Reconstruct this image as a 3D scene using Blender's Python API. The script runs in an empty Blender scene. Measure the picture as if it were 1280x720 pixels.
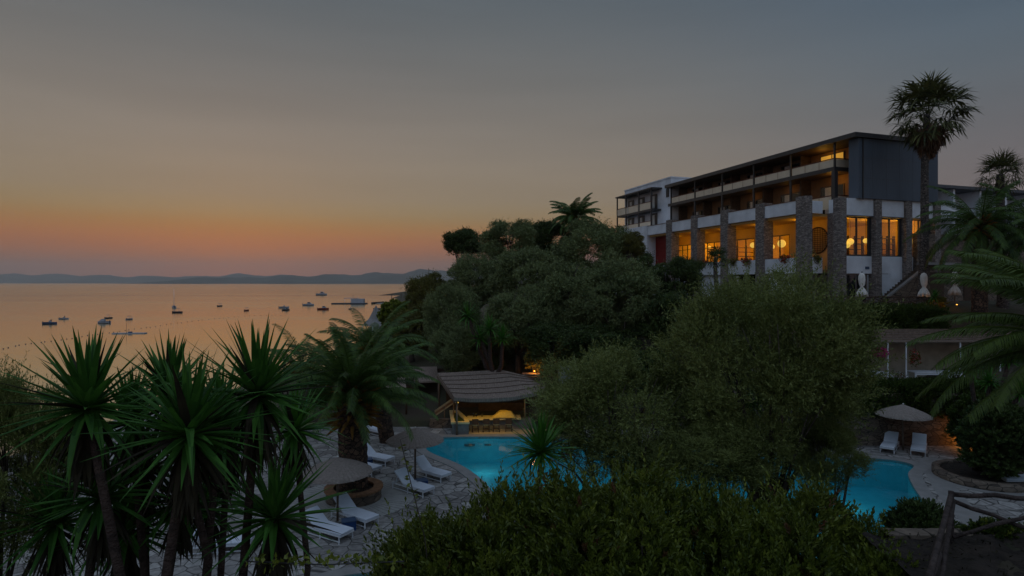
import bpy, bmesh, math, random
import numpy as np
from mathutils import Vector, Matrix
PI = math.pi
R = math.radians
S = bpy.context.scene
COL = S.collection
F = 740.0            # focal length in photo pixels (1280 wide)
CAMZ = 9.0           # camera height above the pool deck
SEA = -5.0

# ------------------------------------------------------------------ camera
cd = bpy.data.cameras.new('camera'); cam = bpy.data.objects.new('camera', cd); COL.objects.link(cam)
cam.location = (0, 0, CAMZ); cam.rotation_euler = (R(90), 0, 0)
cd.sensor_width = 36; cd.lens = 36 * F / 1280; cd.shift_y = -7 / 1280
cd.clip_start = 0.1; cd.clip_end = 60000
S.camera = cam
S.view_settings.view_transform = 'Standard'; S.view_settings.look = 'None'
S.view_settings.gamma = 1; S.view_settings.exposure = 0.0
S.cycles.max_bounces = 6; S.cycles.transparent_max_bounces = 12; S.cycles.diffuse_bounces = 3
S.cycles.glossy_bounces = 3; S.cycles.volume_bounces = 1; S.cycles.use_denoising = True
S.cycles.caustics_reflective = False; S.cycles.caustics_refractive = False
S.cycles.sample_clamp_indirect = 2.0

def lin(c):
    o = []
    for v in c:
        v = v / 255.0
        o.append(v / 12.92 if v <= 0.04045 else ((v + 0.055) / 1.055) ** 2.4)
    return (o[0], o[1], o[2], 1)

# ------------------------------------------------------------------ world: dusk sky
SUN_AZ = math.atan2(-0.42, 0.90)     # sunset direction, left of the view axis (towards -x)
w = bpy.data.worlds.new('World'); S.world = w; w.use_nodes = True
nt = w.node_tree; N = nt.nodes; L = nt.links
for n in list(N): N.remove(n)
out = N.new('ShaderNodeOutputWorld'); bg = N.new('ShaderNodeBackground')
tc = N.new('ShaderNodeTexCoord'); sep = N.new('ShaderNodeSeparateXYZ'); L.new(tc.outputs['Generated'], sep.inputs[0])
def wramp(stops):
    r = N.new('ShaderNodeValToRGB'); cr = r.color_ramp; cr.interpolation = 'B_SPLINE'
    while len(cr.elements) > 1: cr.elements.remove(cr.elements[-1])
    cr.elements[0].position = stops[0][0]; cr.elements[0].color = lin(stops[0][1])
    for p, c in stops[1:]:
        e = cr.elements.new(p); e.color = lin(c)
    L.new(sep.outputs['Z'], r.inputs[0]); return r
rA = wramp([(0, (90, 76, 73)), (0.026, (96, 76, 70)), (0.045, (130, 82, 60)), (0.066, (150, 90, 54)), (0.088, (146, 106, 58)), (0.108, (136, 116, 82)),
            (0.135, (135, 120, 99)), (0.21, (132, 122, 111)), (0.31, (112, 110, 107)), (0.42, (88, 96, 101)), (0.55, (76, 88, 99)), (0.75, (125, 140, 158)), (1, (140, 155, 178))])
rB = wramp([(0, (104, 92, 95)), (0.12, (109, 99, 100)), (0.20, (101, 100, 104)), (0.28, (88, 98, 106)), (0.38, (74, 91, 107)), (0.52, (68, 88, 108)), (0.75, (125, 140, 158)), (1, (140, 155, 178))])  # both ramps brightened overhead as added light on the deck and foliage
dot = N.new('ShaderNodeVectorMath'); dot.operation = 'DOT_PRODUCT'
nrm = N.new('ShaderNodeVectorMath'); nrm.operation = 'NORMALIZE'
flat = N.new('ShaderNodeVectorMath'); flat.operation = 'MULTIPLY'; flat.inputs[1].default_value = (1, 1, 0)
L.new(tc.outputs['Generated'], flat.inputs[0]); L.new(flat.outputs[0], nrm.inputs[0]); L.new(nrm.outputs[0], dot.inputs[0])
dot.inputs[1].default_value = (math.sin(SUN_AZ), math.cos(SUN_AZ), 0)
mr = N.new('ShaderNodeMapRange'); mr.interpolation_type = 'SMOOTHSTEP'
mr.inputs['From Min'].default_value = 0.38; mr.inputs['From Max'].default_value = 0.985
L.new(dot.outputs['Value'], mr.inputs['Value'])
mx = N.new('ShaderNodeMix'); mx.data_type = 'RGBA'
L.new(mr.outputs[0], mx.inputs['Factor']); L.new(rB.outputs[0], mx.inputs['A']); L.new(rA.outputs[0], mx.inputs['B'])
sky = N.new('ShaderNodeTexSky'); sky.sky_type = 'NISHITA'; sky.sun_disc = False
sky.sun_elevation = R(0.5); sky.sun_rotation = SUN_AZ
add = N.new('ShaderNodeMix'); add.data_type = 'RGBA'; add.blend_type = 'ADD'; add.inputs['Factor'].default_value = 0.012
cn = N.new('ShaderNodeTexNoise'); cn.inputs['Scale'].default_value = 1.0; cn.inputs['Detail'].default_value = 5; cn.inputs['Roughness'].default_value = .5
cmp_ = N.new('ShaderNodeMapping'); cmp_.inputs['Scale'].default_value = (2.2, 2.2, 22); cmp_.inputs['Rotation'].default_value = (.05, .06, 0); L.new(tc.outputs['Generated'], cmp_.inputs[0]); L.new(cmp_.outputs[0], cn.inputs['Vector'])
cm = N.new('ShaderNodeMapRange'); cm.inputs['From Min'].default_value = .3; cm.inputs['From Max'].default_value = .7; cm.inputs['To Min'].default_value = .955; cm.inputs['To Max'].default_value = 1.045; L.new(cn.outputs['Fac'], cm.inputs['Value'])
cs = N.new('ShaderNodeVectorMath'); cs.operation = 'SCALE'; L.new(mx.outputs['Result'], cs.inputs[0]); L.new(cm.outputs[0], cs.inputs['Scale'])
L.new(cs.outputs[0], add.inputs['A']); L.new(sky.outputs[0], add.inputs['B'])
# added brightness in the unseen sky behind the camera, to light the fronts
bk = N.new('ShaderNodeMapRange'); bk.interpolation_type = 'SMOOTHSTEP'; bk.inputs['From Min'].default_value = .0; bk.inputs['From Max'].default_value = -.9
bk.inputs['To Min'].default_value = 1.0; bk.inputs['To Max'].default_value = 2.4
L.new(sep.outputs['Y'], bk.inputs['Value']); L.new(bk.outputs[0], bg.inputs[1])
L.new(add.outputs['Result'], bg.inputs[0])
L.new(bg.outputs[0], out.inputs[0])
sl = bpy.data.lights.new('sun', 'SUN'); sl.energy = 0.02; sl.angle = R(120); sl.color = (1, .62, .35)
so = bpy.data.objects.new('sun', sl); COL.objects.link(so)
so.rotation_euler = Vector((math.sin(SUN_AZ), math.cos(SUN_AZ), 0.08)).to_track_quat('Z', 'Y').to_euler()

# ------------------------------------------------------------------ helpers
rng = random.Random(7)
def gp(px, py, z=0.0):
    Y = (CAMZ - z) * F / (py - 353.0); return ((px - 640) / F * Y, Y)
def at(px, py, Y): return Vector(((px - 640) / F * Y, Y, CAMZ - (py - 353) / F * Y))

def tag(o, label=None, cat=None, group=None, kind=None):
    if label: o['label'] = label
    if cat: o['category'] = cat
    if group: o['group'] = group
    if kind: o['kind'] = kind
    return o
def empty(name, loc=(0, 0, 0), rz=0, label=None, cat=None, group=None):
    o = bpy.data.objects.new(name, None); COL.objects.link(o); o.empty_display_size = 0.2
    o.location = loc; o.rotation_euler = (0, 0, rz); return tag(o, label, cat, group)
def copy_tree(o, parent=None):
    c = o.copy(); link(c, parent)
    for ch in KIDS.get(o.name, []): copy_tree(ch, c)
    return c
KIDS = {}
def link(o, parent=None):
    COL.objects.link(o)
    if parent:
        o.parent = parent; KIDS.setdefault(parent.name, []).append(o)
    return o

class MB:
    def __init__(s): s.v = []; s.f = []; s.sm = []
    def add(s, vs, fs, smooth=False):
        b = len(s.v); s.v += [tuple(v) for v in vs]; s.f += [[b + i for i in f] for f in fs]; s.sm += [smooth] * len(fs); return s
    def box(s, x0, x1, y0, y1, z0, z1):
        vs = [(x, y, z) for z in (z0, z1) for y in (y0, y1) for x in (x0, x1)]
        return s.add(vs, [(0, 2, 3, 1), (4, 5, 7, 6), (0, 1, 5, 4), (2, 6, 7, 3), (0, 4, 6, 2), (1, 3, 7, 5)])
    def obox(s, c, sz, M=None):
        M = M or Matrix(); c = Vector(c); h = [v / 2 for v in sz]
        vs = [c + M @ Vector((x * h[0], y * h[1], z * h[2])) for z in (-1, 1) for y in (-1, 1) for x in (-1, 1)]
        return s.add(vs, [(0, 2, 3, 1), (4, 5, 7, 6), (0, 1, 5, 4), (2, 6, 7, 3), (0, 4, 6, 2), (1, 3, 7, 5)])
    def bar(s, a, b, wd, ht):
        a = Vector(a); b = Vector(b); d = b - a
        q = d.to_track_quat('X', 'Z').to_matrix()
        return s.obox((a + b) / 2, (d.length, wd, ht), q)
    def tube(s, pts, rs, n=8, cap=True, smooth=True):
        pts = [Vector(p) for p in pts]
        if not hasattr(rs, '__len__'): rs = [rs] * len(pts)
        vs = []; fs = []
        ref = None
        for i, p in enumerate(pts):
            d = (pts[min(i + 1, len(pts) - 1)] - pts[max(i - 1, 0)]).normalized()
            if ref is None: ref = Vector((1, 0, 0)) if abs(d.x) < .8 else Vector((0, 1, 0))
            u = (ref - d * ref.dot(d)).normalized(); v = d.cross(u); ref = u
            for k in range(n):
                a = 2 * PI * k / n; vs.append(p + (u * math.cos(a) + v * math.sin(a)) * rs[i])
        for i in range(len(pts) - 1):
            for k in range(n):
                fs.append((i * n + k, i * n + (k + 1) % n, (i + 1) * n + (k + 1) % n, (i + 1) * n + k))
        if cap: fs.append(tuple(range(n))[::-1]); fs.append(tuple(range((len(pts) - 1) * n, len(pts) * n)))
        return s.add(vs, fs, smooth)
    def lathe(s, prof, c=(0, 0, 0), n=24, smooth=True, wob=None):
        vs = []; fs = []
        for i, (r, z) in enumerate(prof):
            for k in range(n):
                a = 2 * PI * k / n; rr = r * (wob(a, i) if wob else 1)
                vs.append((c[0] + rr * math.cos(a), c[1] + rr * math.sin(a), c[2] + z))
        for i in range(len(prof) - 1):
            for k in range(n):
                fs.append((i * n + k, i * n + (k + 1) % n, (i + 1) * n + (k + 1) % n, (i + 1) * n + k))
        return s.add(vs, fs, smooth)
    def sphere(s, c, r, n=12, m=8, sc=(1, 1, 1)):
        vs = []; fs = []
        for i in range(m + 1):
            t = PI * i / m
            for k in range(n):
                a = 2 * PI * k / n
                vs.append((c[0] + sc[0] * r * math.sin(t) * math.cos(a), c[1] + sc[1] * r * math.sin(t) * math.sin(a), c[2] - sc[2] * r * math.cos(t)))
        for i in range(m):
            for k in range(n): fs.append((i * n + k, i * n + (k + 1) % n, (i + 1) * n + (k + 1) % n, (i + 1) * n + k))
        return s.add(vs, fs, True)
    def mesh(s, name, m):
        me = bpy.data.meshes.new(name); me.from_pydata(s.v, [], s.f)
        me.polygons.foreach_set('use_smooth', s.sm); me.materials.append(m); me.update(); return me
    def build(s, name, m, parent=None, bevel=0):
        o = bpy.data.objects.new(name, s.mesh(name, m)); link(o, parent)
        if bevel:
            md = o.modifiers.new('bevel', 'BEVEL'); md.width = bevel; md.segments = 2; md.limit_method = 'ANGLE'
        return o

# ------------------------------------------------------------------ materials
def mat(name, col, rough=.7, var=.25, scale=6., bump=.0, bscale=30., metal=0, col2=None, spec=.3, leaf=False, emis=None, estr=0, stretch=(1, 1, 1), trans=.25):
    m = bpy.data.materials.new(name); m.use_nodes = True
    nt = m.node_tree; n = nt.nodes; l = nt.links
    p = n['Principled BSDF']; p.inputs['Roughness'].default_value = rough; p.inputs['Metallic'].default_value = metal
    p.inputs['Specular IOR Level'].default_value = spec
    t = n.new('ShaderNodeTexCoord'); mp = n.new('ShaderNodeMapping'); mp.inputs['Scale'].default_value = stretch
    l.new(t.outputs['Object'], mp.inputs[0])
    nz = n.new('ShaderNodeTexNoise'); nz.inputs['Scale'].default_value = scale; nz.inputs['Detail'].default_value = 6; l.new(mp.outputs[0], nz.inputs['Vector'])
    c = Vector(col[:3]); c2 = Vector(col2[:3]) if col2 else c * (1 - var)
    mixn = n.new('ShaderNodeMix'); mixn.data_type = 'RGBA'
    mixn.inputs['A'].default_value = (*c2, 1); mixn.inputs['B'].default_value = (*(c * (1 + (0 if col2 else var))), 1)
    mr = n.new('ShaderNodeMapRange'); mr.inputs['From Min'].default_value = .33; mr.inputs['From Max'].default_value = .67
    l.new(nz.outputs['Fac'], mr.inputs['Value'])
    if leaf:
        g = n.new('ShaderNodeNewGeometry'); av = n.new('ShaderNodeMath'); av.operation = 'MULTIPLY_ADD'
        av.inputs[1].default_value = .6; l.new(g.outputs['Random Per Island'], av.inputs[0])
        hf = n.new('ShaderNodeMath'); hf.operation = 'MULTIPLY'; hf.inputs[1].default_value = .4; l.new(mr.outputs[0], hf.inputs[0]); l.new(hf.outputs[0], av.inputs[2])
        l.new(av.outputs[0], mixn.inputs['Factor'])
    else: l.new(mr.outputs[0], mixn.inputs['Factor'])
    l.new(mixn.outputs['Result'], p.inputs['Base Color'])
    if bump:
        nb = n.new('ShaderNodeTexNoise'); nb.inputs['Scale'].default_value = bscale; nb.inputs['Detail'].default_value = 5; l.new(mp.outputs[0], nb.inputs['Vector'])
        bn = n.new('ShaderNodeBump'); bn.inputs['Strength'].default_value = bump; bn.inputs['Distance'].default_value = .05
        l.new(nb.outputs['Fac'], bn.inputs['Height']); l.new(bn.outputs[0], p.inputs['Normal'])
    if leaf:
        tr = n.new('ShaderNodeBsdfTranslucent'); ms = n.new('ShaderNodeMixShader'); ms.inputs[0].default_value = trans
        l.new(mixn.outputs['Result'], tr.inputs['Color']); l.new(p.outputs[0], ms.inputs[1]); l.new(tr.outputs[0], ms.inputs[2])
        l.new(ms.outputs[0], n['Material Output'].inputs[0])
    if emis:
        p.inputs['Emission Color'].default_value = (*emis[:3], 1); p.inputs['Emission Strength'].default_value = estr
    return m

def mat_cells(name, colA, colB, joint, scale, jw=.05, rough=.8, bump=.4, stretch=(1, 1, 1)):
    """irregular stones with darker joints"""
    m = mat(name, colA, rough, 0, 5); nt = m.node_tree; n = nt.nodes; l = nt.links; p = n['Principled BSDF']
    t = n.new('ShaderNodeTexCoord'); mp = n.new('ShaderNodeMapping'); mp.inputs['Scale'].default_value = stretch; l.new(t.outputs['Object'], mp.inputs[0])
    v1 = n.new('ShaderNodeTexVoronoi'); v1.inputs['Scale'].default_value = scale; l.new(mp.outputs[0], v1.inputs['Vector'])
    v2 = n.new('ShaderNodeTexVoronoi'); v2.feature = 'DISTANCE_TO_EDGE'; v2.inputs['Scale'].default_value = scale; l.new(mp.outputs[0], v2.inputs['Vector'])
    sp = n.new('ShaderNodeSeparateColor'); l.new(v1.outputs['Color'], sp.inputs[0])
    a = n.new('ShaderNodeMix'); a.data_type = 'RGBA'; a.inputs['A'].default_value = (*colA[:3], 1); a.inputs['B'].default_value = (*colB[:3], 1); l.new(sp.outputs[0], a.inputs['Factor'])
    nz = n.new('ShaderNodeTexNoise'); nz.inputs['Scale'].default_value = scale * 3; nz.inputs['Detail'].default_value = 8; l.new(mp.outputs[0], nz.inputs['Vector'])
    nm = n.new('ShaderNodeMapRange'); nm.inputs['From Min'].default_value = .3; nm.inputs['From Max'].default_value = .7; nm.inputs['To Min'].default_value = .65; nm.inputs['To Max'].default_value = 1.25
    l.new(nz.outputs['Fac'], nm.inputs['Value'])
    mu = n.new('ShaderNodeVectorMath'); mu.operation = 'SCALE'; l.new(a.outputs['Result'], mu.inputs[0]); l.new(nm.outputs[0], mu.inputs['Scale'])
    e = n.new('ShaderNodeMapRange'); e.inputs['From Min'].default_value = jw * .3; e.inputs['From Max'].default_value = jw; l.new(v2.outputs['Distance'], e.inputs['Value'])
    b = n.new('ShaderNodeMix'); b.data_type = 'RGBA'; b.inputs['A'].default_value = (*joint[:3], 1); l.new(mu.outputs[0], b.inputs['B']); l.new(e.outputs[0], b.inputs['Factor'])
    l.new(b.outputs['Result'], p.inputs['Base Color'])
    bn = n.new('ShaderNodeBump'); bn.inputs['Strength'].default_value = bump; bn.inputs['Distance'].default_value = .03; l.new(e.outputs[0], bn.inputs['Height']); l.new(bn.outputs[0], p.inputs['Normal'])
    return m

def mat_glass(name, tint=(.9, .95, 1), refl=1.0, rough=.02):
    m = bpy.data.materials.new(name); m.use_nodes = True; nt = m.node_tree; n = nt.nodes; l = nt.links
    n.remove(n['Principled BSDF'])
    tr = n.new('ShaderNodeBsdfTransparent'); tr.inputs[0].default_value = (*tint, 1)
    gl = n.new('ShaderNodeBsdfGlossy'); gl.inputs['Roughness'].default_value = rough
    lw = n.new('ShaderNodeLayerWeight'); pw = n.new('ShaderNodeMath'); pw.operation = 'POWER'; pw.inputs[1].default_value = 4.5; l.new(lw.outputs['Facing'], pw.inputs[0])
    mu = n.new('ShaderNodeMath'); mu.operation = 'MULTIPLY_ADD'; mu.inputs[1].default_value = .9 * refl; mu.inputs[2].default_value = .035; mu.use_clamp = True; l.new(pw.outputs[0], mu.inputs[0])
    ms = n.new('ShaderNodeMixShader'); l.new(mu.outputs[0], ms.inputs[0]); l.new(tr.outputs[0], ms.inputs[1]); l.new(gl.outputs[0], ms.inputs[2])
    l.new(ms.outputs[0], n['Material Output'].inputs[0]); return m

M = {}
M['white'] = mat('white_render', (.72, .75, .80), .85, .13, .9, .15, 40)
M['white2'] = mat('pale_render_lit_room', (.55, .50, .42), .85, .08, 1.5, .1, 40)
M['greyclad'] = mat('blue_grey_cladding', (.095, .115, .145), .6, .16, .5, .3, 9, stretch=(1, 1, .15))
M['dark'] = mat('dark_steel', (.035, .034, .036), .45, .2, 3, .05, 40, spec=.5)
M['roofm'] = mat('roof_sheet', (.09, .095, .105), .5, .15, 2, .1, 10)
M['soffit'] = mat('soffit_wood', (.09, .055, .035), .7, .3, 3, .1, 20, stretch=(1, .1, 1))
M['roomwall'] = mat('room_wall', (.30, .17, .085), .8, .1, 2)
M['handrail'] = mat('wood_handrail', (.14, .05, .03), .6, .3, 5)
M['stonep'] = mat_cells('stone_pillar', (.36, .31, .28), (.15, .125, .115), (.07, .065, .065), 4.6, .06, bump=.6, stretch=(1, 1, 2.6))
M['stonewall'] = mat_cells('stone_wall', (.22, .17, .13), (.10, .075, .06), (.035, .03, .025), 2.2, .05, bump=.6, stretch=(1, 1, 2.2))
M['paving'] = mat_cells('crazy_paving', (.38, .36, .34), (.20, .185, .175), (.075, .07, .065), 1.75, .05, .85, .3)
M['coping'] = mat('pool_coping', (.25, .24, .23), .75, .12, 2.0, .2, 12)
M['slat'] = mat('slatted_ring_tiles', (.40, .39, .37), .8, .1, 3, .1, 20)
M['terracotta'] = mat('terracotta_coping', (.27, .14, .075), .8, .25, 4, .2, 20)
M['cushion'] = mat('cushion_fabric', (.66, .70, .78), .9, .05, 3, .1, 60)
M['wmetal'] = mat('white_metal', (.7, .72, .76), .4, .05, 3)
M['blue'] = mat('blue_canvas', (.015, .05, .16), .8, .2, 5, .1, 60)
M['straw'] = mat('straw_thatch', (.36, .30, .265), .95, .45, 9, .9, 45, col2=(.27, .22, .19), stretch=(1, 1, 3))
M['thatch'] = mat('reed_roof', (.38, .29, .235), .95, .45, 5, .9, 30, col2=(.19, .14, .115), stretch=(8, .6, 1))
M['wood'] = mat('weathered_wood', (.17, .12, .09), .85, .35, 6, .5, 30, stretch=(1, 1, .25))
M['logwood'] = mat('rustic_log', (.06, .043, .038), .85, .4, 7, .9, 25)
M['darkwood'] = mat('dark_wood', (.06, .035, .022), .7, .3, 6, .3, 30)
M['cream'] = mat('cream_stone_top', (.62, .50, .26), .5, .1, 4, .1, 20)
M['barwall'] = mat('bar_front', (.16, .155, .15), .8, .2, 4, .2, 20)
M['tan'] = mat('tan_deck', (.40, .30, .17), .7, .15, 5, .1, 20)
M['cloth'] = mat('cover_cloth', (.52, .38, .12), .85, .15, 5, .2, 20)
M['trunk'] = mat('bark', (.085, .068, .055), .95, .4, 5, 1, 14, stretch=(1, 1, .4))
M['yuccatrunk'] = mat('yucca_bark', (.065, .042, .034), .95, .4, 7, 1, 25, stretch=(1, 1, 2))
M['palmtrunk'] = mat_cells('palm_trunk_scales', (.15, .085, .055), (.05, .03, .022), (.012, .01, .008), 5, .09, .9, 1.0, stretch=(1, 1, 1.3))
M['washtrunk'] = mat_cells('tall_palm_trunk', (.20, .16, .14), (.085, .07, .065), (.02, .018, .016), 5.5, .09, .9, 1.0, stretch=(1, 1, 1.4))
M['soil'] = mat('soil', (.03, .022, .017), .95, .4, 4, 1, 12)
M['terrain'] = mat('hill_ground', (.05, .052, .028), .95, .4, .6, 1, 4, col2=(.065, .05, .035))
M['sand'] = mat('pebble_beach', (.30, .27, .24), .95, .2, 2, .5, 6)
M['olive'] = mat('olive_leaves', (.29, .33, .10), .55, .3, 1.2, leaf=True, col2=(.06, .085, .015), spec=.3)
M['olivefar'] = mat('grey_olive_leaves', (.27, .32, .13), .55, .3, 1.6, leaf=True, col2=(.065, .09, .03))
M['ever'] = mat('evergreen_leaves', (.11, .16, .04), .55, .3, 1.6, leaf=True, col2=(.025, .04, .015))
M['warmleaf'] = mat('olive_green_leaves', (.22, .20, .04), .55, .3, 1.6, leaf=True, col2=(.055, .06, .015))
M['bush'] = mat('glossy_shrub_leaves', (.16, .19, .022), .45, .3, .9, leaf=True, col2=(.035, .06, .006), spec=.35)
M['bushtip'] = mat('young_shrub_leaves', (.26, .29, .04), .4, .3, 2, leaf=True, col2=(.06, .09, .012))
M['redleaf'] = mat('reddish_leaves', (.17, .07, .03), .5, .3, 2, leaf=True, col2=(.09, .05, .02))
M['hedge'] = mat('hedge_leaves', (.085, .13, .018), .5, .3, 2, leaf=True, col2=(.016, .030, .006))
M['yucca'] = mat('yucca_leaves', (.085, .235, .034), .55, .3, 2, leaf=True, col2=(.014, .055, .010), spec=.25)
M['yuccalite'] = mat('bright_yucca_leaves', (.08, .23, .025), .4, .3, 2, leaf=True, col2=(.025, .09, .012))
M['deadleaf'] = mat('dead_yucca_leaves', (.05, .042, .022), .9, .3, 3, leaf=True, col2=(.018, .014, .010), trans=.1)
M['phoenix'] = mat('date_palm_fronds', (.11, .19, .03), .5, .3, 1, leaf=True, col2=(.02, .045, .018))
M['phoenixlite'] = mat('near_palm_fronds', (.11, .17, .02), .55, .3, 1, leaf=True, col2=(.045, .07, .018))
M['boots'] = mat('palm_boots', (.30, .14, .02), .9, .3, 3, .5, 20, col2=(.07, .04, .012))
M['fanleaf'] = mat('fan_palm_leaves', (.17, .17, .05), .6, .3, 1, leaf=True, col2=(.02, .028, .014))
M['fandead'] = mat('dead_fan_leaves', (.26, .14, .08), .9, .3, 1, leaf=True, col2=(.07, .045, .03), trans=.15)
M['magenta'] = mat('magenta_petals', (.8, .02, .30), .7, .3, 4, leaf=True, col2=(.22, .005, .07))
M['whitepetal'] = mat('white_petals', (.7, .7, .72), .7, .1, 4, leaf=True, col2=(.4, .4, .45))
M['redpetal'] = mat('red_petals', (.6, .05, .06), .7, .2, 4, leaf=True, col2=(.15, .015, .02))
M['flowergreen'] = mat('trailing_leaves', (.14, .14, .02), .6, .3, 4, leaf=True, col2=(.05, .06, .01))
M['red'] = mat('red_panel', (.22, .012, .008), .6, .12, 2)
M['shutter'] = mat('shutter_beige', (.20, .165, .15), .7, .1, 3)
M['tavwall'] = mat('taverna_wall', (.42, .37, .30), .85, .15, 2)
M['glass'] = mat_glass('window_glass', (.92, .95, .98), 1.0)
M['railglass'] = mat('balcony_panel', (.68, .58, .44), .35, .06, 2, spec=.6)
M['darkglass'] = mat('dark_glass', (.01, .012, .014), .06, .1, 1, spec=.6)
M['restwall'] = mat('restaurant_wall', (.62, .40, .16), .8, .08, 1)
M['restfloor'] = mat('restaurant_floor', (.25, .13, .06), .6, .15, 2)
M['lantern'] = mat('paper_lantern', (.8, .6, .2), .8, .05, 3, emis=(1, .62, .10), estr=.75)
M['litpane'] = mat('lit_curtain', (.7, .55, .3), .8, .1, 2, emis=(1, .50, .06), estr=.35)
M['lampglow'] = mat('lamp_glow', (.8, .5, .2), .8, .05, 3, emis=(1, .42, .06), estr=3.0)
M['whitefabric'] = mat('white_fabric', (.72, .70, .66), .9, .08, 4, .3, 12)
M['cloth_dark'] = mat('dark_clothes', (.03, .03, .04), .9, .2, 4)
M['skin'] = mat('skin', (.45, .26, .18), .6, .05, 4)
M['hair'] = mat('hair', (.03, .02, .015), .7, .2, 4)
M['hullwhite'] = mat('boat_white', (.38, .40, .44), .4, .1, 1)
M['hulldark'] = mat('boat_dark', (.05, .055, .07), .5, .2, 1)
M['hullblue'] = mat('boat_blue', (.06, .10, .18), .5, .2, 1)
M['hullred'] = mat('boat_red', (.25, .05, .03), .5, .2, 1)
M['mount'] = mat('far_mountain', (.05, .065, .06), .95, .3, .002, 0)
M['poolwall'] = mat('pool_tiles', (.10, .50, .58), .5, .06, 3)

# sea
m = bpy.data.materials.new('sea_water'); m.use_nodes = True; n = m.node_tree.nodes; l = m.node_tree.links
p = n['Principled BSDF']; p.inputs['Base Color'].default_value = (.018, .022, .026, 1); p.inputs['Roughness'].default_value = .16; p.inputs['IOR'].default_value = 2.5
t = n.new('ShaderNodeTexCoord'); mp = n.new('ShaderNodeMapping'); mp.inputs['Scale'].default_value = (.35, 1.0, 1); l.new(t.outputs['Object'], mp.inputs[0])
nz = n.new('ShaderNodeTexNoise'); nz.inputs['Scale'].default_value = .22; nz.inputs['Detail'].default_value = 7; nz.inputs['Roughness'].default_value = .62; l.new(mp.outputs[0], nz.inputs['Vector'])
mp2 = n.new('ShaderNodeMapping'); mp2.inputs['Scale'].default_value = (.003, .018, 1); l.new(t.outputs['Object'], mp2.inputs[0])
nz2 = n.new('ShaderNodeTexNoise'); nz2.inputs['Scale'].default_value = 1; nz2.inputs['Detail'].default_value = 4; l.new(mp2.outputs[0], nz2.inputs['Vector'])
rr = n.new('ShaderNodeMapRange'); rr.inputs['From Min'].default_value = .35; rr.inputs['From Max'].default_value = .65; rr.inputs['To Min'].default_value = .10; rr.inputs['To Max'].default_value = .17
l.new(nz2.outputs['Fac'], rr.inputs['Value']); l.new(rr.outputs[0], p.inputs['Roughness'])
bn = n.new('ShaderNodeBump'); bn.inputs['Strength'].default_value = .07; bn.inputs['Distance'].default_value = .5
l.new(nz.outputs['Fac'], bn.inputs['Height'])
gl = n.new('ShaderNodeBsdfGlossy'); gl.inputs['Color'].default_value = (.95, .92, .77, 1); l.new(rr.outputs[0], gl.inputs['Roughness']); l.new(bn.outputs[0], gl.inputs['Normal'])
lwt = n.new('ShaderNodeLayerWeight'); fm = n.new('ShaderNodeMapRange'); fm.inputs['From Min'].default_value = .55; fm.inputs['From Max'].default_value = .96; fm.inputs['To Min'].default_value = .15; fm.inputs['To Max'].default_value = .97
l.new(lwt.outputs['Facing'], fm.inputs['Value']); msx = n.new('ShaderNodeMixShader'); l.new(fm.outputs[0], msx.inputs[0]); l.new(p.outputs[0], msx.inputs[1]); l.new(gl.outputs[0], msx.inputs[2]); l.new(msx.outputs[0], n['Material Output'].inputs[0])
M['sea'] = m
# pool water: clear, Fresnel sheen, small ripples
m = mat_glass('pool_water', (.45, .86, .92), 1.0, .04); n = m.node_tree.nodes; l = m.node_tree.links
t = n.new('ShaderNodeTexCoord'); nz = n.new('ShaderNodeTexNoise'); nz.inputs['Scale'].default_value = 1.6; nz.inputs['Detail'].default_value = 3; l.new(t.outputs['Object'], nz.inputs['Vector'])
bn = n.new('ShaderNodeBump'); bn.inputs['Strength'].default_value = .10; bn.inputs['Distance'].default_value = .15; l.new(nz.outputs['Fac'], bn.inputs['Height'])
for q in n:
    if q.type == 'BSDF_GLOSSY': l.new(bn.outputs[0], q.inputs['Normal'])
M['poolwater'] = m

# ------------------------------------------------------------------ setting: sea, mountains, terrain
def sheet(name, pts, z, m, parent=None):
    mb = MB(); mb.add([(x, y, z) for x, y in pts], [tuple(range(len(pts)))]); return mb.build(name, m, parent)
tag(sheet('sea', [(-30000, -2000), (30000, -2000), (30000, 30000), (-30000, 30000)], SEA, M['sea']), kind='structure')

def ridge(name, D, pts, seed):
    """far ridge: list of (px, height in photo px above the waterline) at distance D, built with real depth"""
    r = random.Random(seed); mb = MB(); xs = np.linspace(pts[0][0], pts[-1][0], 260)
    hs = np.interp(xs, [p[0] for p in pts], [p[1] for p in pts])
    base = np.array([0.0] * len(xs))
    for o in range(1, 7):
        ph = r.random() * 9; base += np.sin(xs * .012 * 1.9 ** o + ph) / 1.7 ** o
    hs = hs * (1 + .07 * base + .03 * np.sin(xs * .21 + seed) + .02 * np.sin(xs * .47))
    vs = []; rows = [(-.18, 0), (-.10, .35), (-.05, .62), (0, 1), (.06, .7), (.16, 0)]
    for k, (dy, hf) in enumerate(rows):
        for i, x in enumerate(xs):
            Y = D * (1 + dy * (1 + .3 * math.sin(x * .05 + k)))
            z = SEA - 2 + .86 * hs[i] * hf * D / F * (1 + .12 * math.sin(x * .11 + k * 2.1))
            vs.append(((x - 640) / F * D * (1 + dy * .2), Y, z))
    nx = len(xs); fs = [(k * nx + i, k * nx + i + 1, (k + 1) * nx + i + 1, (k + 1) * nx + i) for k in range(len(rows) - 1) for i in range(nx - 1)]
    mb.add(vs, fs, True); return tag(mb.build(name, M['mount']), kind='structure')
ridge('far_mountains', 11000, [(-260, 10), (-60, 12), (40, 13), (120, 12), (180, 10), (240, 9), (300, 13), (360, 11), (420, 12), (480, 9), (700, 12), (900, 10), (1300, 8)], 3)
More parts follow.
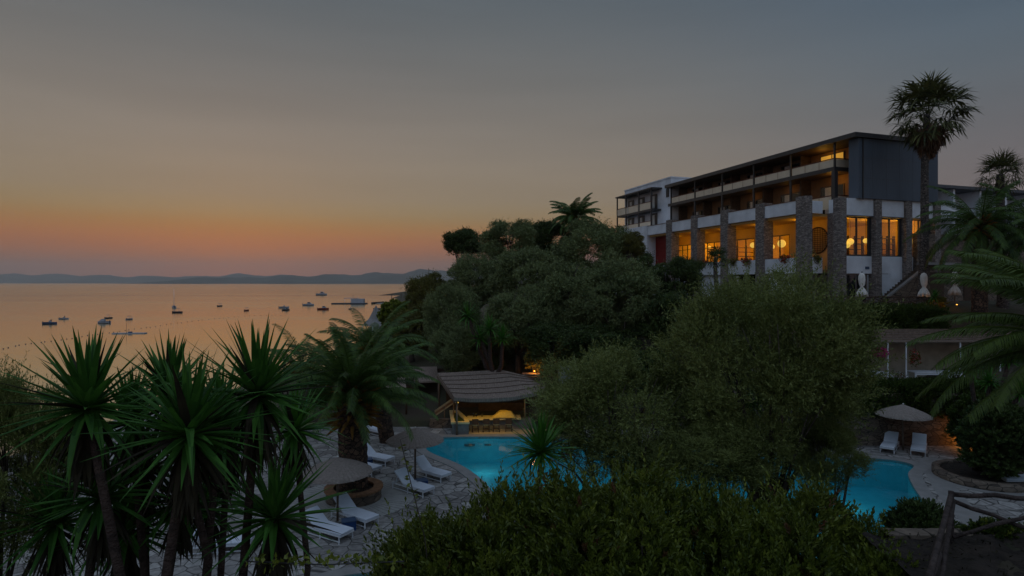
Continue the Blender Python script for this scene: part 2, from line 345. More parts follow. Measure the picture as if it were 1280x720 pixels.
ridge('mountains', 7000, [(170, 0), (215, 5), (250, 9), (265, 11), (300, 8), (350, 11), (400, 12), (440, 14), (480, 15), (510, 19), (545, 21), (600, 24), (700, 24), (800, 20), (1000, 12), (1100, 0)], 5)

def sstep(a, b, x):
    t = min(max((x - a) / (b - a), 0), 1); return t * t * (3 - 2 * t)
def coast(y): return -27 - 0.16 * max(0, y - 60) + 1.2 * math.sin(y * .11) - max(0, 10 - y) * .5
BX, BY = 22.1, 45.0; BA = math.atan2(.3085, .9512)
def bl(x, y):      # world -> hotel local
    dx, dy = x - BX, y - BY; return dx * math.cos(BA) + dy * math.sin(BA), -dx * math.sin(BA) + dy * math.cos(BA)
def height(x, y):
    slope = 7.4 - .52 * max(y, 0)                               # bank under the camera
    if y < 3: slope = 7.4 - .52 * 3 * sstep(-3, 3, y) 
    deck = -2.6
    z = max(slope, deck)
    if x > 6.6 and y < 10.25: z = max(z, 4.6)
    # wooded rise behind the pool bar
    if y > 36.5:
        rise = sstep(-18, 6, x) * (.4 + 7.2 * sstep(37, 56, y)) + (1 - sstep(-18, 6, x)) * 0.3
        z = max(z, rise)
    if x > 11 and y > 33.0:
        tz = 3.0 if y < 38.2 else (3.0 + (7.5 - 3.0) * sstep(38.2, 40.4, y))
        z = max(z, tz * sstep(11, 15, x))
    if x > 24: z = max(z, min(3.0 + .2 * (x - 24), 7.5) * sstep(24, 27, x)) if y > 14 else z
    c = coast(y)
    z = z + (SEA - 1.2 - z) * (1 - sstep(c, c + (5 if y < 60 else 12), x))
    return z
xs = sorted(set(list(np.arange(-120, 120.1, 1.5)) + list(np.arange(120, 600, 30)) + [-150, -200, -300]))
ys = list(np.arange(-12, 80, 1.0)) + list(np.arange(80, 420, 8)) + [450, 500, 600, 800]
vs = [(x, y, height(x, y) + (rng.uniform(-.05, .05) if y > 36 else 0)) for y in ys for x in xs]
nx = len(xs); fs = [(j * nx + i, j * nx + i + 1, (j + 1) * nx + i + 1, (j + 1) * nx + i) for j in range(len(ys) - 1) for i in range(nx - 1)]
mb = MB(); mb.add(vs, fs, True); tag(mb.build('terrain', M['terrain']), kind='structure')

# ------------------------------------------------------------------ pool deck with basin
def smooth_loop(pts, k=6):
    o = []; n_ = len(pts)
    for i in range(n_):
        p0, p1, p2, p3 = [Vector((*pts[(i + d) % n_], 0)) for d in (-1, 0, 1, 2)]
        for j in range(k):
            t = j / k
            q = .5 * ((2 * p1) + (p2 - p0) * t + (2 * p0 - 5 * p1 + 4 * p2 - p3) * t * t + (3 * p1 - p0 - 3 * p2 + p3) * t ** 3)
            o.append((q.x, q.y))
    return o
def offset(loop, d):
    o = []; n_ = len(loop)
    for i in range(n_):
        a = Vector(loop[i - 1]); b = Vector(loop[(i + 1) % n_]); t = (b - a).normalized(); o.append((loop[i][0] + t.y * d, loop[i][1] - t.x * d))
    return o
pool = smooth_loop([(-4.3, 34.35), (-4.7, 32.6), (-4.3, 31.3), (-2.56, 29.2), (-1.47, 27.2), (-.98, 25.9), (-.4, 23.8), (.9, 21.8), (3, 20.4), (7, 19.4), (10.5, 19.3),
                    (13.2, 20.4), (15.2, 22), (16.7, 24.0), (17.6, 25.9), (18.6, 27.8), (19.75, 29.2), (18.8, 30.2), (15, 30.7), (11, 31.6), (7.5, 33.2), (4, 34.35)])
spool = [(-4.2 + 2.3 * math.cos(a), 16.1 + 2.25 * math.sin(a)) for a in np.linspace(0, 2 * PI, 49)[:-1]]
def area(lp): return sum(lp[i - 1][0] * lp[i][1] - lp[i][0] * lp[i - 1][1] for i in range(len(lp)))
if area(pool) < 0: pool = pool[::-1]
def fill(name, loops, z, m):
    bm = bmesh.new()
    ed = []
    for lp in loops:
        v = [bm.verts.new((x, y, z)) for x, y in lp]
        ed += [bm.edges.new((v[i - 1], v[i])) for i in range(len(v))]
    bmesh.ops.triangle_fill(bm, use_beauty=True, use_dissolve=False, edges=ed)
    for f in bm.faces:
        if f.normal.z < 0: f.normal_flip()
    me = bpy.data.meshes.new(name); bm.to_mesh(me); bm.free(); me.materials.append(m)
    o = bpy.data.objects.new(name, me); COL.objects.link(o); return o
deck_outer = [(-26, 14.2), (26, 14.2), (26, 33.05), (11, 33.3), (9, 37.4), (-12, 40.5), (-26, 41)]
cop1 = offset(pool, .55); cop2 = offset(spool, .5)
tag(fill('pool_deck', [deck_outer, cop1, cop2], 0.0, M['paving']), kind='structure')
def strip(name, a, b, z, zd, m):
    mb = MB(); k = len(a)
    vs = [(x, y, z) for x, y in a] + [(x, y, z) for x, y in b] + [(x, y, zd) for x, y in a]
    fs = [(i, (i + 1) % k, k + (i + 1) % k, k + i) for i in range(k)] + [(i, 2 * k + i, 2 * k + (i + 1) % k, (i + 1) % k) for i in range(k)]
    mb.add(vs, fs); return mb.build(name, m)
tag(strip('pool_edge_paving', pool, cop1, .02, -.12, M['coping']), kind='structure')
tag(strip('small_pool_edge_paving', spool, cop2, .02, -.12, M['coping']), kind='structure')
def basin(name, lp, d, m):
    mb = MB(); k = len(lp)
    mb.add([(x, y, -.02) for x, y in lp] + [(x, y, -d) for x, y in lp], [(i, (i + 1) % k, k + (i + 1) % k, k + i) for i in range(k)] + [tuple(range(k, 2 * k))])
    return mb.build(name, m)
def swim(root_label, lp, d, lamps, e):
    cx = sum(p[0] for p in lp) / len(lp); cy = sum(p[1] for p in lp) / len(lp)
    b = basin('swimming_pool', lp, d, M['poolwall']); tag(b, kind='structure')
    wt = fill('pool_water', [lp], -.10, M['poolwater']); tag(wt, kind='structure')
    for (x, y) in lamps:
        ld = bpy.data.lights.new('pool_lamp', 'POINT'); ld.energy = e; ld.color = (.55, .95, 1); ld.shadow_soft_size = .25
        lo = bpy.data.objects.new('pool_lamp', ld); lo.location = (x, y, -.65); COL.objects.link(lo)
swim('main', pool, 1.5, [(-1.5, 32.5), (2.5, 30), (3.5, 24.5), (9, 28), (10, 22.5), (15.5, 27.5)], 16)
swim('small', spool, .7, [(-4.2, 17.2)], 4)
# wide pale band on the right of the pool
cen = [gp(1143, 573), gp(1152, 590), gp(1162, 610), gp(1176, 630), gp(1196, 652), gp(1216, 668), gp(1240, 690)]
mb = MB(); k = len(cen)
mb.add([(x + .15, y, .008) for x, y in cen] + [(x + 1.3, y + .25, .008) for x, y in cen], [(i, i + 1, k + i + 1, k + i) for i in range(k - 1)])
tag(mb.build('pale_path', M['coping']), kind='structure')
# slatted ring round the date palm planter
PC = (-6.6, 24.7)
mb = MB()
for i in range(64):
    a0 = 2 * PI * i / 64; a1 = a0 + 2 * PI / 64 * .86
    mb.add([(PC[0] + r_ * math.cos(a), PC[1] + r_ * math.sin(a), .012) for r_, a in ((1.15, a0), (2.5, a0), (2.5, a1), (1.15, a1))], [(0, 1, 2, 3)])
tag(mb.build('tile_ring_paving', M['slat']), kind='structure')

# ------------------------------------------------------------------ the hotel (local x = away from the sea, local y = receding along the long front)
HZ = 7.5
hotel = empty('hotel_building', (BX, BY, HZ), BA, 'long white hotel with stone pillars, glazed balconies and blue-grey gable wall', 'building')
def hz(mb): mb.v = [(x, y, z - HZ) for x, y, z in mb.v]; return mb
def hb(name, boxes, m, parent=hotel, bevel=0):
    mb = MB()
    for b_ in boxes: mb.box(*b_)
    hz(mb); return mb.build(name, m, parent, bevel)
PT = [-.3, 4.15, 8.75, 13.3, 17.7]
for i, t0 in enumerate(PT):
    hb('pillar', [(0, .62 if i == 0 else .95, t0, t0 + 1.0, 7.0, 15.57)], M['stonep'])
for b0 in (1.55, 5.0, 8.1, 11.15):
    hb('pillar', [(b0, b0 + .62, -1.95, -1.32, 7.0, 15.28)], M['stonep'])
hb('pillar', [(2.12, 2.6, -1.30, -.25, 7.0, 14.28)], M['stonep'])
# long terrace parapets (white bands)
hb('upper_parapet', [(.10, .34, .72, 22.6, 14.3, 15.3), (.64, 1.9, -.02, .2, 14.3, 15.25)], M['white'])
hb('parapet_coping', [(.06, .38, .72, 22.6, 15.302, 15.34)], M['handrail'])
hb('lower_parapet', [(.12, .34, .72, 22.6, 9.7, 10.9), (.64, 1.9, 0, .22, 9.7, 10.9)], M['white'])
hb('ground_floor_wall', [(.40, .6, 9.7, 24, 7, 9.69), (.40, .6, .72, 4.9, 7, 9.69)], M['white'])
hb('ground_floor_opening', [(2.0, 2.1, 4.9, 9.7, 7, 9.69)], M['darkglass'])
hb('roller_shutter', [(.62, 1.56, .3, .36, 7, 9.66)] + [(.62, 1.56, .285, .3, 7 + .09 * i, 7.05 + .09 * i) for i in range(29)], M['shutter'])
# slabs
hb('terrace_floor', [(.36, 12.0, .75, 22.6, 9.7, 9.98), (2.2, 12, -1.3, .73, 9.72, 9.97)], M['restfloor'])
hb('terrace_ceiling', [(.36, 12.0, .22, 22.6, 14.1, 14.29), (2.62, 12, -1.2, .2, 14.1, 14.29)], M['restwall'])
# restaurant window wall on local x = 4
wins = [(5.6, 9.2), (10.0, 13.7), (14.9, 18.3), (19.8, 22.6)]
piers = [(.5, 5.6), (9.2, 10.0), (13.7, 14.9), (18.3, 19.8), (22.6, 23.0)]
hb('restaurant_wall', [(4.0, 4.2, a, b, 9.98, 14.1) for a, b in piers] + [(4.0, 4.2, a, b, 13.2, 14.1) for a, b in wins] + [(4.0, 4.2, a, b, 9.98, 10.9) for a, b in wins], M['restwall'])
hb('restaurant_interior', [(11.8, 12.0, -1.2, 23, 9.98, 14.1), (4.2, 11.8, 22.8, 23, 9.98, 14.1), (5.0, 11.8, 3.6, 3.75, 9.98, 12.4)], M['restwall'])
for a, b in wins:
    n_ = 2 if b - a > 3 else 2
    fr = [(4.02, 4.1, a, b, 13.12, 13.2), (4.02, 4.1, a, b, 10.9, 10.98), (4.02, 4.1, a, a + .08, 10.98, 13.12), (4.02, 4.1, b - .08, b, 10.98, 13.12)]
    for k in range(1, 3): fr.append((4.02, 4.1, a + (b - a) * k / 3 - .04, a + (b - a) * k / 3 + .04, 10.98, 13.12))
    if a > 14: fr.append((4.03, 4.09, a + .08, b - .08, 12.6, 12.66))
    o = hb('window', fr, M['dark']); hb('pane', [(4.05, 4.06, a + .08, b - .08, 10.98, 13.12)], M['glass'], o)
# round lattice screen on the terrace wall
mb = MB()
c_ = (2.5, 12.45); rr_ = 1.06
for i in range(-6, 7):
    d = i * .165; h_ = math.sqrt(max(rr_ ** 2 - d * d, 0))
    mb.box(3.93, 3.95, c_[0] + d - .02, c_[0] + d + .02, c_[1] - h_, c_[1] + h_)
    mb.box(3.955, 3.975, c_[0] - h_, c_[0] + h_, c_[1] + d - .015, c_[1] + d + .015)
ring = [(3.94, c_[0] + rr_ * math.cos(a), c_[1] + rr_ * math.sin(a)) for a in np.linspace(0, 2 * PI, 33)]
mb.tube(ring, .05, 6, cap=False); hz(mb); mb.build('round_lattice_screen', M['darkwood'], hotel)
# right-hand glazed side (local y = -1.5)
hb('side_band', [(2.2, 14.0, -1.75, -.3, 14.02, 15.3)], M['white'])
hb('side_band_trim', [(2.25, 14.0, -1.80, -1.752, 13.95, 14.03)], M['roofm'])
hb('side_lower_band', [(2.2, 6.9, -1.6, -1.4, 9.67, 10.98), (6.9, 9.4, -1.6, -1.4, 9.2, 10.98)], M['white'])
hb('side_ground_wall', [(6.6, 14, -1.4, -1.2, 7, 9.66)], M['stonewall'])
hb('side_white_wall', [(5.65, 8.0, -1.58, -1.42, 7, 9.64)], M['white'])
hb('side_stone_wall', [(9.4, 14, -1.6, -1.4, 9.66, 10.98)], M['stonewall'])
for a, b in ((2.2, 5.0), (5.62, 8.1), (8.72, 11.15)):
    mid = (a + b) / 2
    o = hb('window', [(a, b, -1.55, -1.45, 13.85, 13.95), (a, b, -1.55, -1.45, 10.98, 11.06), (a, a + .1, -1.55, -1.45, 11.06, 13.85), (b - .3, b, -1.55, -1.45, 11.06, 13.85), (mid - .05, mid + .05, -1.55, -1.45, 11.06, 13.85)], M['dark'])
    hb('pane', [(a + .1, b - .3, -1.51, -1.50, 11.06, 13.85)], M['glass'], o)
o = hb('door', [(2.5, 2.61, -1.5, -1.4, 7.5, 9.6), (4.59, 4.7, -1.5, -1.4, 7.5, 9.6), (3.55, 3.62, -1.49, -1.41, 7.5, 9.6), (2.6, 4.6, -1.495, -1.405, 9.55, 9.65)], M['shutter'])
hb('pane', [(2.6, 4.6, -1.46, -1.45, 7.5, 9.55)], M['darkglass'], o)
hb('wall_plaque', [(4.35, 4.75, -1.63, -1.605, 10.0, 10.2)], M['hullblue'])
# guest floors
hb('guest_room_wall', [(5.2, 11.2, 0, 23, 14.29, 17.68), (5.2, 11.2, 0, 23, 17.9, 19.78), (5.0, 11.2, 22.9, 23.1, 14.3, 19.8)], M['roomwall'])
hb('balcony_floor', [(3.1, 5.2, 0, 23, 17.70, 17.92)], M['soffit'])
hb('balcony_beam', [(3.0, 3.1, -.06, 23.0, 17.66, 17.98), (3.1, 5.2, -.08, -.004, 17.66, 17.98)], M['dark'])
for i in range(5):
    t0 = 4.5 * i
    hb('partition_wall', [(4.1, 5.2, t0 + 4.42, t0 + 4.56, 14.29, 17.68), (4.1, 5.2, t0 + 4.42, t0 + 4.56, 17.94, 19.78)], M['soffit'])
    for z0 in (14.7, 17.95):
        ztop = z0 + (2.2 if z0 < 15 else 1.55)
        o = hb('balcony_door', [(5.12, 5.19, t0 + 1.0, t0 + 3.4, ztop, ztop + .08), (5.12, 5.19, t0 + 1.0, t0 + 1.08, z0, ztop), (5.12, 5.19, t0 + 2.16, t0 + 2.24, z0, ztop), (5.12, 5.19, t0 + 3.32, t0 + 3.4, z0, ztop)], M['wood'])
        lit = (i == 0 and z0 > 15)
        hb('pane', [(5.15, 5.17, t0 + 1.08, t0 + 3.32, z0, ztop)], M['litpane'] if lit else M['darkglass'], o)
        if not lit: hb('curtain', [(5.13, 5.145, t0 + 2.3, t0 + 2.9, z0, ztop - .05)], M['whitefabric'], o)
    o = hb('balcony_railing', [(3.08, 3.16, t0 + .1, t0 + 4.42, 18.62, 18.68)], M['handrail'])
    for q in range(3): hb('glass_panel', [(3.11, 3.125, t0 + .12 + 1.44 * q, t0 + 1.5 + 1.44 * q, 17.98, 18.6)], M['railglass'], o)
    o = hb('balcony_railing', [(3.08, 3.16, t0 + .1, t0 + 4.42, 15.75, 15.81)], M['handrail'])
    for q in range(3): hb('glass_panel', [(3.11, 3.125, t0 + .12 + 1.44 * q, t0 + 1.5 + 1.44 * q, 14.75, 15.72)], M['railglass'], o)
for zr in ((17.98, 18.6, 18.68), (14.75, 15.72, 15.81)):
    o = hb('balcony_railing', [(3.16, 5.15, -.04, .04, zr[1] + .02, zr[2])], M['handrail']); hb('glass_panel', [(3.2, 5.1, -.008, .008, zr[0], zr[1])], M['railglass'], o)
for i in range(6):
    t0 = 4.5 * i; wd = .16 if i == 0 else .08
    hb('steel_post', [(3.1 - wd, 3.1 + wd, t0 - wd, t0 + wd, 14.29, 17.64), (3.04, 3.16, t0 - .06, t0 + .06, 17.98, 19.8)], M['dark'])
hb('roof', [(2.8, 12.0, -2.15, 23.3, 19.98, 20.16)], M['roofm'])
hb('roof_fascia', [(2.76, 2.80, -2.19, 23.3, 19.80, 20.12), (2.8, 12.0, -2.19, -2.15, 19.80, 20.12)], M['dark'])
hb('roof_soffit', [(2.8, 12.0, -2.15, 23.3, 19.80, 19.98)], M['soffit'])
hb('gable_wall', [(3.3, 11.4, -1.98, -1.8, 15.3, 19.8), (3.3, 3.5, -1.8, -1.1, 15.3, 19.8)], M['greyclad'])
hb('cladding_joints', [(3.3, 11.4, -1.988, -1.982, 16.8, 16.83), (3.3, 11.4, -1.988, -1.982, 18.3, 18.33)] + [(3.3 + 1.35 * k, 3.32 + 1.35 * k, -1.988, -1.982, 15.3, 16.8) for k in range(1, 6)] + [(3.3 + 1.35 * k, 3.32 + 1.35 * k, -1.988, -1.982, 16.83, 18.3) for k in range(1, 6)] + [(3.3 + 1.35 * k, 3.32 + 1.35 * k, -1.988, -1.982, 18.33, 19.8) for k in range(1, 6)], M['roofm'])
hb('downpipe', [(3.62, 3.72, -2.06, -1.99, 15.2, 19.8)], M['dark'])
hb('room_block', [(5.3, 11.2, -1.70, -.1, 15.32, 19.78)], M['roomwall'])
# stair tower with the small stacked balconies
hb('tower_wall', [(3.5, 9.0, 23.15, 34, 14, 21.05), (0.1, 3.5, 22.7, 29.4, 7, 15.4), (.1, 3.5, 29.4, 34, 7, 14.6)], M['white'])
hb('tower_parapet', [(3.44, 9.06, 23.1, 34.06, 21.052, 21.2)], M['white'])
o = hb('window', [(3.44, 3.5, 23.5, 24.1, 18.9, 19.9)], M['dark'])
hb('red_wall_panel', [(1.2, 1.35, 19.2, 22.68, 9.98, 14.28)], M['red'])
hb('balcony_canopy', [(2.1, 3.5, 25.0, 34, 20.05, 20.2)], M['dark'])
hb('balcony_floor', [(2.2, 3.5, 25.2, 33.8, 17.5, 17.7)], M['dark'])
for z0 in (15.42, 17.72):
    o = hb('balcony_railing', [(2.2, 2.28, 25.2, 33.8, z0 + .82, z0 + .88)], M['handrail'])
    for q in range(3): hb('glass_panel', [(2.23, 2.245, 25.3 + 2.85 * q, 27.95 + 2.85 * q, z0, z0 + .8)], M['railglass'], o)
    for t0 in (26.0, 28.9, 31.5):
        o = hb('balcony_door', [(3.42, 3.49, t0, t0 + 1.5, z0, z0 + 1.9)], M['dark'])
        hb('pane', [(3.40, 3.415, t0 + .5, t0 + 1.0, z0 + .2, z0 + 1.7)], M['whitefabric'], o)
for t0 in (25.3, 28.2, 31.3, 33.7): hb('steel_post', [(2.2, 2.34, t0, t0 + .14, 15.4, 17.48), (2.2, 2.34, t0, t0 + .14, 17.72, 20.04)], M['dark'])

wing = empty('hotel_wing', (BX, BY, HZ), BA, 'low white wing with flat roof and balconies behind the tall palm', 'building')
hb('wall', [(14, 36, 7.2, 14, 7, 18.0)], M['white'], wing)
hb('roof', [(13.5, 36.5, 4.9, 14.4, 18.02, 18.3)], M['roofm'], wing)
hb('balcony_floor', [(14, 36, 5.2, 7.2, 15.1, 15.35)], M['white'], wing)
for x0 in (16, 19.6, 23.2, 26.8, 30.4, 34): hb('partition_wall', [(x0, x0 + .25, 5.2, 7.2, 15.36, 18.0), (x0, x0 + .25, 5.2, 7.2, 10, 15.08)], M['white'], wing)
for x0 in (17, 20.6, 24.2, 27.8, 31.4):
    for z0 in (12.3, 15.4):
        o = hb('balcony_door', [(x0, x0 + 1.8, 7.12, 7.19, z0, z0 + 2.1)], M['dark'], wing); hb('pane', [(x0 + .1, x0 + .85, 7.09, 7.11, z0 + .1, z0 + 2)], M['darkglass'], o)
    hb('balcony_railing', [(x0 - .7, x0 + 2.3, 5.2, 5.26, 16.2, 16.28), (x0 - .7, x0 + 2.3, 5.2, 5.23, 15.8, 15.85)], M['dark'], wing)

# warm light of the restaurant and the rooms
def plamp(name, loc, e, col=(1, .50, .12), r=.25, parent=None):
    ld = bpy.data.lights.new(name, 'POINT'); ld.energy = e; ld.color = col; ld.shadow_soft_size = r
    lo = bpy.data.objects.new(name, ld); COL.objects.link(lo); lo.location = loc; return lo
def hw(b, t, z):
    return (BX + b * math.cos(BA) - t * math.sin(BA), BY + b * math.sin(BA) + t * math.cos(BA), z)
for b, t, z, e in ((2.2, 2.6, 13.7, 5), (2.2, 7, 13.7, 6), (2.2, 11.5, 13.7, 6), (2.2, 16, 13.7, 5), (2.4, 20.8, 13.6, 4),
                   (7.5, 7, 13.0, 28), (7.5, 12, 13.0, 30), (7.5, 17, 13.0, 30), (7.5, 21, 13.0, 28), (4.5, .4, 13.2, 20), (7.6, .8, 13.2, 20), (10.4, .8, 13.2, 20)):
    plamp('restaurant_lamp', hw(b, t, z), e * ((5.0 if t > 3 else 3.0) if b > 4 else 4.5) * rng.uniform(.7, 1.15), (1, .51, .035))
for b, t, z, e in ((4.2, 2.2, 19.3, 3.0), (4.2, 1.2, 17.2, 3.0), (4.6, 6.6, 17.2, .5), (4.6, 11.2, 17.2, .35)): plamp('balcony_lamp', hw(b, t, z), e * 4, (1, .5, .06))

# paper lanterns hanging inside (things)
def lantern(px, py, b, r, label):
    # on local x = b: find t so that it projects at px
    C_ = (BX + .3243 * BY) + b * 1.0512
    Y = F * C_ / (px - 400); t = (Y - BY - b * .3085) / .9512
    z = CAMZ - (py - 353) / F * Y
    o = empty('pendant_lantern', hw(b, t, z - r), 0, label, 'lantern', 'round lanterns glowing in the restaurant')
    mb = MB(); mb.sphere((0, 0, r), r, 16, 10); mb.build('lantern_globe', M['lantern'], o)
    mb = MB(); mb.tube([(0, 0, 2 * r), (0, 0, 14.05 - z + r)], .012, 5); mb.build('cord', M['dark'], o)
lantern(977, 304.5, 5.2, .36, 'biggest round yellow lantern, in the window beside the widest stone pillar')
lantern(965, 308.5, 6.0, .24, 'small yellow lantern just left of the biggest one')
lantern(941, 306.5, 5.6, .27, 'yellow lantern half hidden behind the second stone pillar')
lantern(1058.5, 306, 5.2, .27, 'yellow lantern in the glazed corner right of the lattice screen')
lantern(1063, 302, 6.4, .27, 'paler lantern just above another in the glazed corner')
lantern(1082, 301, 6.4, .2, 'small lantern near the dark frame of the glazed corner')
lantern(1143, 302, 11.4, .24, 'bright lamp in the last restaurant window beside the tall palm')
lantern(887, 309, 6.0, .16, 'little lamp in the third terrace window from the lattice')
lantern(857, 308, 6.0, .16, 'little lamp in the terrace window next to the red panel')

# restaurant tables glimpsed through the glass
def table_rest(t, b, label):
    o = empty('dining_table', hw(b, t, 9.98), BA, label, 'table', 'restaurant tables behind the windows')
    mb = MB(); mb.box(-.5, .5, -.5, .5, .78, .82); mb.build('tabletop', M['whitefabric'], o)
    mb = MB(); mb.tube([(0, 0, 0), (0, 0, .78)], .05, 8).lathe([(.28, 0), (.28, .03), (.04, .05)], (0, 0, 0), 12); mb.build('pedestal', M['dark'], o)
def screen(t, b, w_, label):
    o = empty('shelf_screen', hw(b, t, 9.98), BA, label, 'screen', 'dark open shelves inside the restaurant')
    for k in (-w_ / 2, 0, w_ / 2): mb = MB(); mb.box(k - .03, k + .03, -.12, .12, 0, 2.9); mb.build('upright', M['darkwood'], o)
    for k in range(6): mb = MB(); mb.box(-w_ / 2 + .03, w_ / 2 - .03, -.12, .12, .45 * k + .4, .45 * k + .45); mb.build('shelf', M['darkwood'], o)
screen(2.2, 7.6, 1.6, 'dark open shelf inside the first window right of the lattice screen')
screen(1.4, 10.2, 1.4, 'dark open shelf inside the second glazed bay')
screen(8.2, 8.6, 1.8, 'dark open shelf behind the biggest lantern')
screen(16, 8.0, 2.2, 'dark open shelf far along the terrace windows')
def chair_rest(t, b, rz, label):
    o = empty('dining_chair', hw(b, t, 9.98), BA + rz, label, 'chair', 'dining chairs behind the windows')
    mb = MB(); mb.box(-.22, .22, -.22, .22, .43, .48); mb.build('seat', M['darkwood'], o)
    mb = MB(); mb.box(-.22, .22, .19, .23, .5, 1.25); mb.build('backrest', M['darkwood'], o)
    for x in (-.19, .19):
        for y in (-.19, .19): mb = MB(); mb.box(x - .02, x + .02, y - .02, y + .02, 0, .43); mb.build('leg', M['darkwood'], o)
chair_rest(8.6, 5.3, 0, 'dark dining chair left of the table below the biggest lantern'); chair_rest(6.8, 5.4, 3.1, 'dark dining chair right of the table below the biggest lantern')
chair_rest(.3, 4.6, 1.6, 'dark dining chair at the glazed corner, left side of the table'); chair_rest(.2, 6.3, -1.6, 'dark dining chair at the glazed corner, right side of the table')
chair_rest(-.4, 7.3, 1.4, 'dark dining chair inside the second glazed bay')
table_rest(7.6, 5.6, 'white topped dining table below the biggest lantern')
table_rest(12, 5.4, 'white topped dining table where two diners sit')
table_rest(.2, 5.4, 'white topped dining table in the glazed corner')

# diners
def person(loc, rz, top, label):
    root = empty('person', loc, rz, label, 'person', 'people dining in the restaurant')
    V_ = [(0, 0, .52), (0, .02, .80), (0, .03, 1.02), (0, .03, 1.13), (0, .05, 1.24), (0, .05, 1.34),
          (.19, .02, 1.02), (.24, .10, .78), (.14, .34, .80), (-.19, .02, 1.02), (-.24, .10, .78), (-.14, .34, .80),
          (.10, 0, .50), (.12, .42, .50), (.12, .44, .08), (.12, .56, .04), (-.10, 0, .50), (-.12, .42, .50), (-.12, .44, .08), (-.12, .56, .04)]
    E_ = [(0, 1), (1, 2), (2, 3), (3, 4), (4, 5), (2, 6), (6, 7), (7, 8), (2, 9), (9, 10), (10, 11), (0, 12), (12, 13), (13, 14), (14, 15), (0, 16), (16, 17), (17, 18), (18, 19)]
    Rr = [.15, .13, .14, .055, .09, .085, .06, .045, .03, .06, .045, .03, .09, .07, .045, .035, .09, .07, .045, .035]
    me = bpy.data.meshes.new('person_body'); me.from_pydata(V_, E_, []); me.materials.append(top)
    o = bpy.data.objects.new('body', me); link(o, root)
    o.modifiers.new('skin', 'SKIN'); 
    for i, d in enumerate(me.skin_vertices[0].data if me.skin_vertices else []): d.radius = (Rr[i], Rr[i]); d.use_root = (i == 0)
    o.modifiers.new('sub', 'SUBSURF').levels = 1; o.modifiers['sub'].render_levels = 1
    mb = MB(); mb.sphere((0, .03, 1.33), .112, 10, 7, (1, 1.05, 1)); mb.build('hair', M['hair'], root)
    mb = MB(); mb.sphere((0, .085, 1.27), .085, 10, 7, (.95, .9, 1.2)); mb.build('face', M['skin'], root)
person(hw(4.75, 12.7, 9.98), BA - 1.2, M['cloth_dark'], 'diner in dark clothes seated at the window left of another diner')
person(hw(5.1, 11.1, 9.98), BA + 1.6, M['whitefabric'], 'diner in a pale top seated at the window, nearer the lantern')

# ------------------------------------------------------------------ external stair, ledge, terrace wall beside the hotel
st = empty('outdoor_staircase', (27.6, 43.2, 7.5), 0, 'stone staircase with sloping pale handrail climbing beside the tall palm', 'staircase')
mb = MB()
for i in range(14): mb.box(.1 + .2 * i, .3 + .2 * i, .3, 1.8, -.3, .17 * (i + 1))
mb.build('steps', M['stonewall'], st)
mb = MB(); mb.add([(-.1, 0, -.4), (2.9, 0, -.4), (2.9, 0, 2.5), (2.6, 0, 2.5), (-.1, 0, .35), (-.1, .25, -.4), (2.9, .25, -.4), (2.9, .25, 2.5), (2.6, .25, 2.5), (-.1, .25, .35)],
              [(4, 3, 2, 1, 0), (5, 6, 7, 8, 9), (3, 4, 9, 8), (2, 3, 8, 7)]); mb.build('side_wall', M['stonewall'], st)
mb = MB(); mb.bar((-.2, .12, .40), (2.65, .12, 2.62), .34, .10); mb.build('handrail', M['coping'], st)
annex = empty('stone_annex', (31.5, 46, 7.5), BA, 'low brown stone building with pale ledge between palms on the right', 'building')
mb = MB(); mb.box(0, 14, 0, .4, 0, 5.3); mb.build('wall', M['stonewall'], annex)
mb = MB(); mb.box(-.1, 14, -.5, -.02, 2.85, 3.05); mb.build('ledge', M['coping'], annex)
mb = MB(); mb.box(1.2, 2.8, -.06, -.004, .1, 2.3).box(5, 6.2, -.06, -.004, .1, 2.3); mb.build('door', M['darkwood'], annex)

# closed garden parasols on the terrace
def closed_parasol(px, Y, zb, label):
    x = (px - 640) / F * Y
    o = empty('closed_parasol', (x, Y, zb), rng.random() * 3, label, 'parasol', 'folded white parasols on the hotel terrace')
    mb = MB(); mb.tube([(0, 0, 0), (0, 0, 2.25)], .03, 8).lathe([(.25, 0), (.25, .06), (.04, .08)], (0, 0, 0), 14); mb.build('pole', M['wood'], o)
    mb = MB(); mb.lathe([(.16, .55), (.33, .50), (.27, .80), (.17, 1.02), (.105, 1.14), (.11, 1.20), (.17, 1.38), (.20, 1.70), (.19, 1.95), (.13, 2.10), (.03, 2.17)], (0, 0, 0), 48, True,
                        lambda a, i: 1 + .30 * math.sin(8 * a + i * .35) * (1 if i < 4 else .45) + .08 * math.sin(3 * a + i)); mb.build('folded_canopy', M['whitefabric'], o)
    mb = MB(); mb.sphere((0, 0, 2.22), .05, 8, 6); mb.build('finial', M['dark'], o)
closed_parasol(1077.5, 41.2, 7.5, 'folded white parasol in front of the dark glass door')
closed_parasol(1155, 41.0, 7.5, 'folded white parasol beside the trunk of the tall palm')
closed_parasol(1193.5, 41.6, 7.6, 'folded white parasol in front of the stone annex')

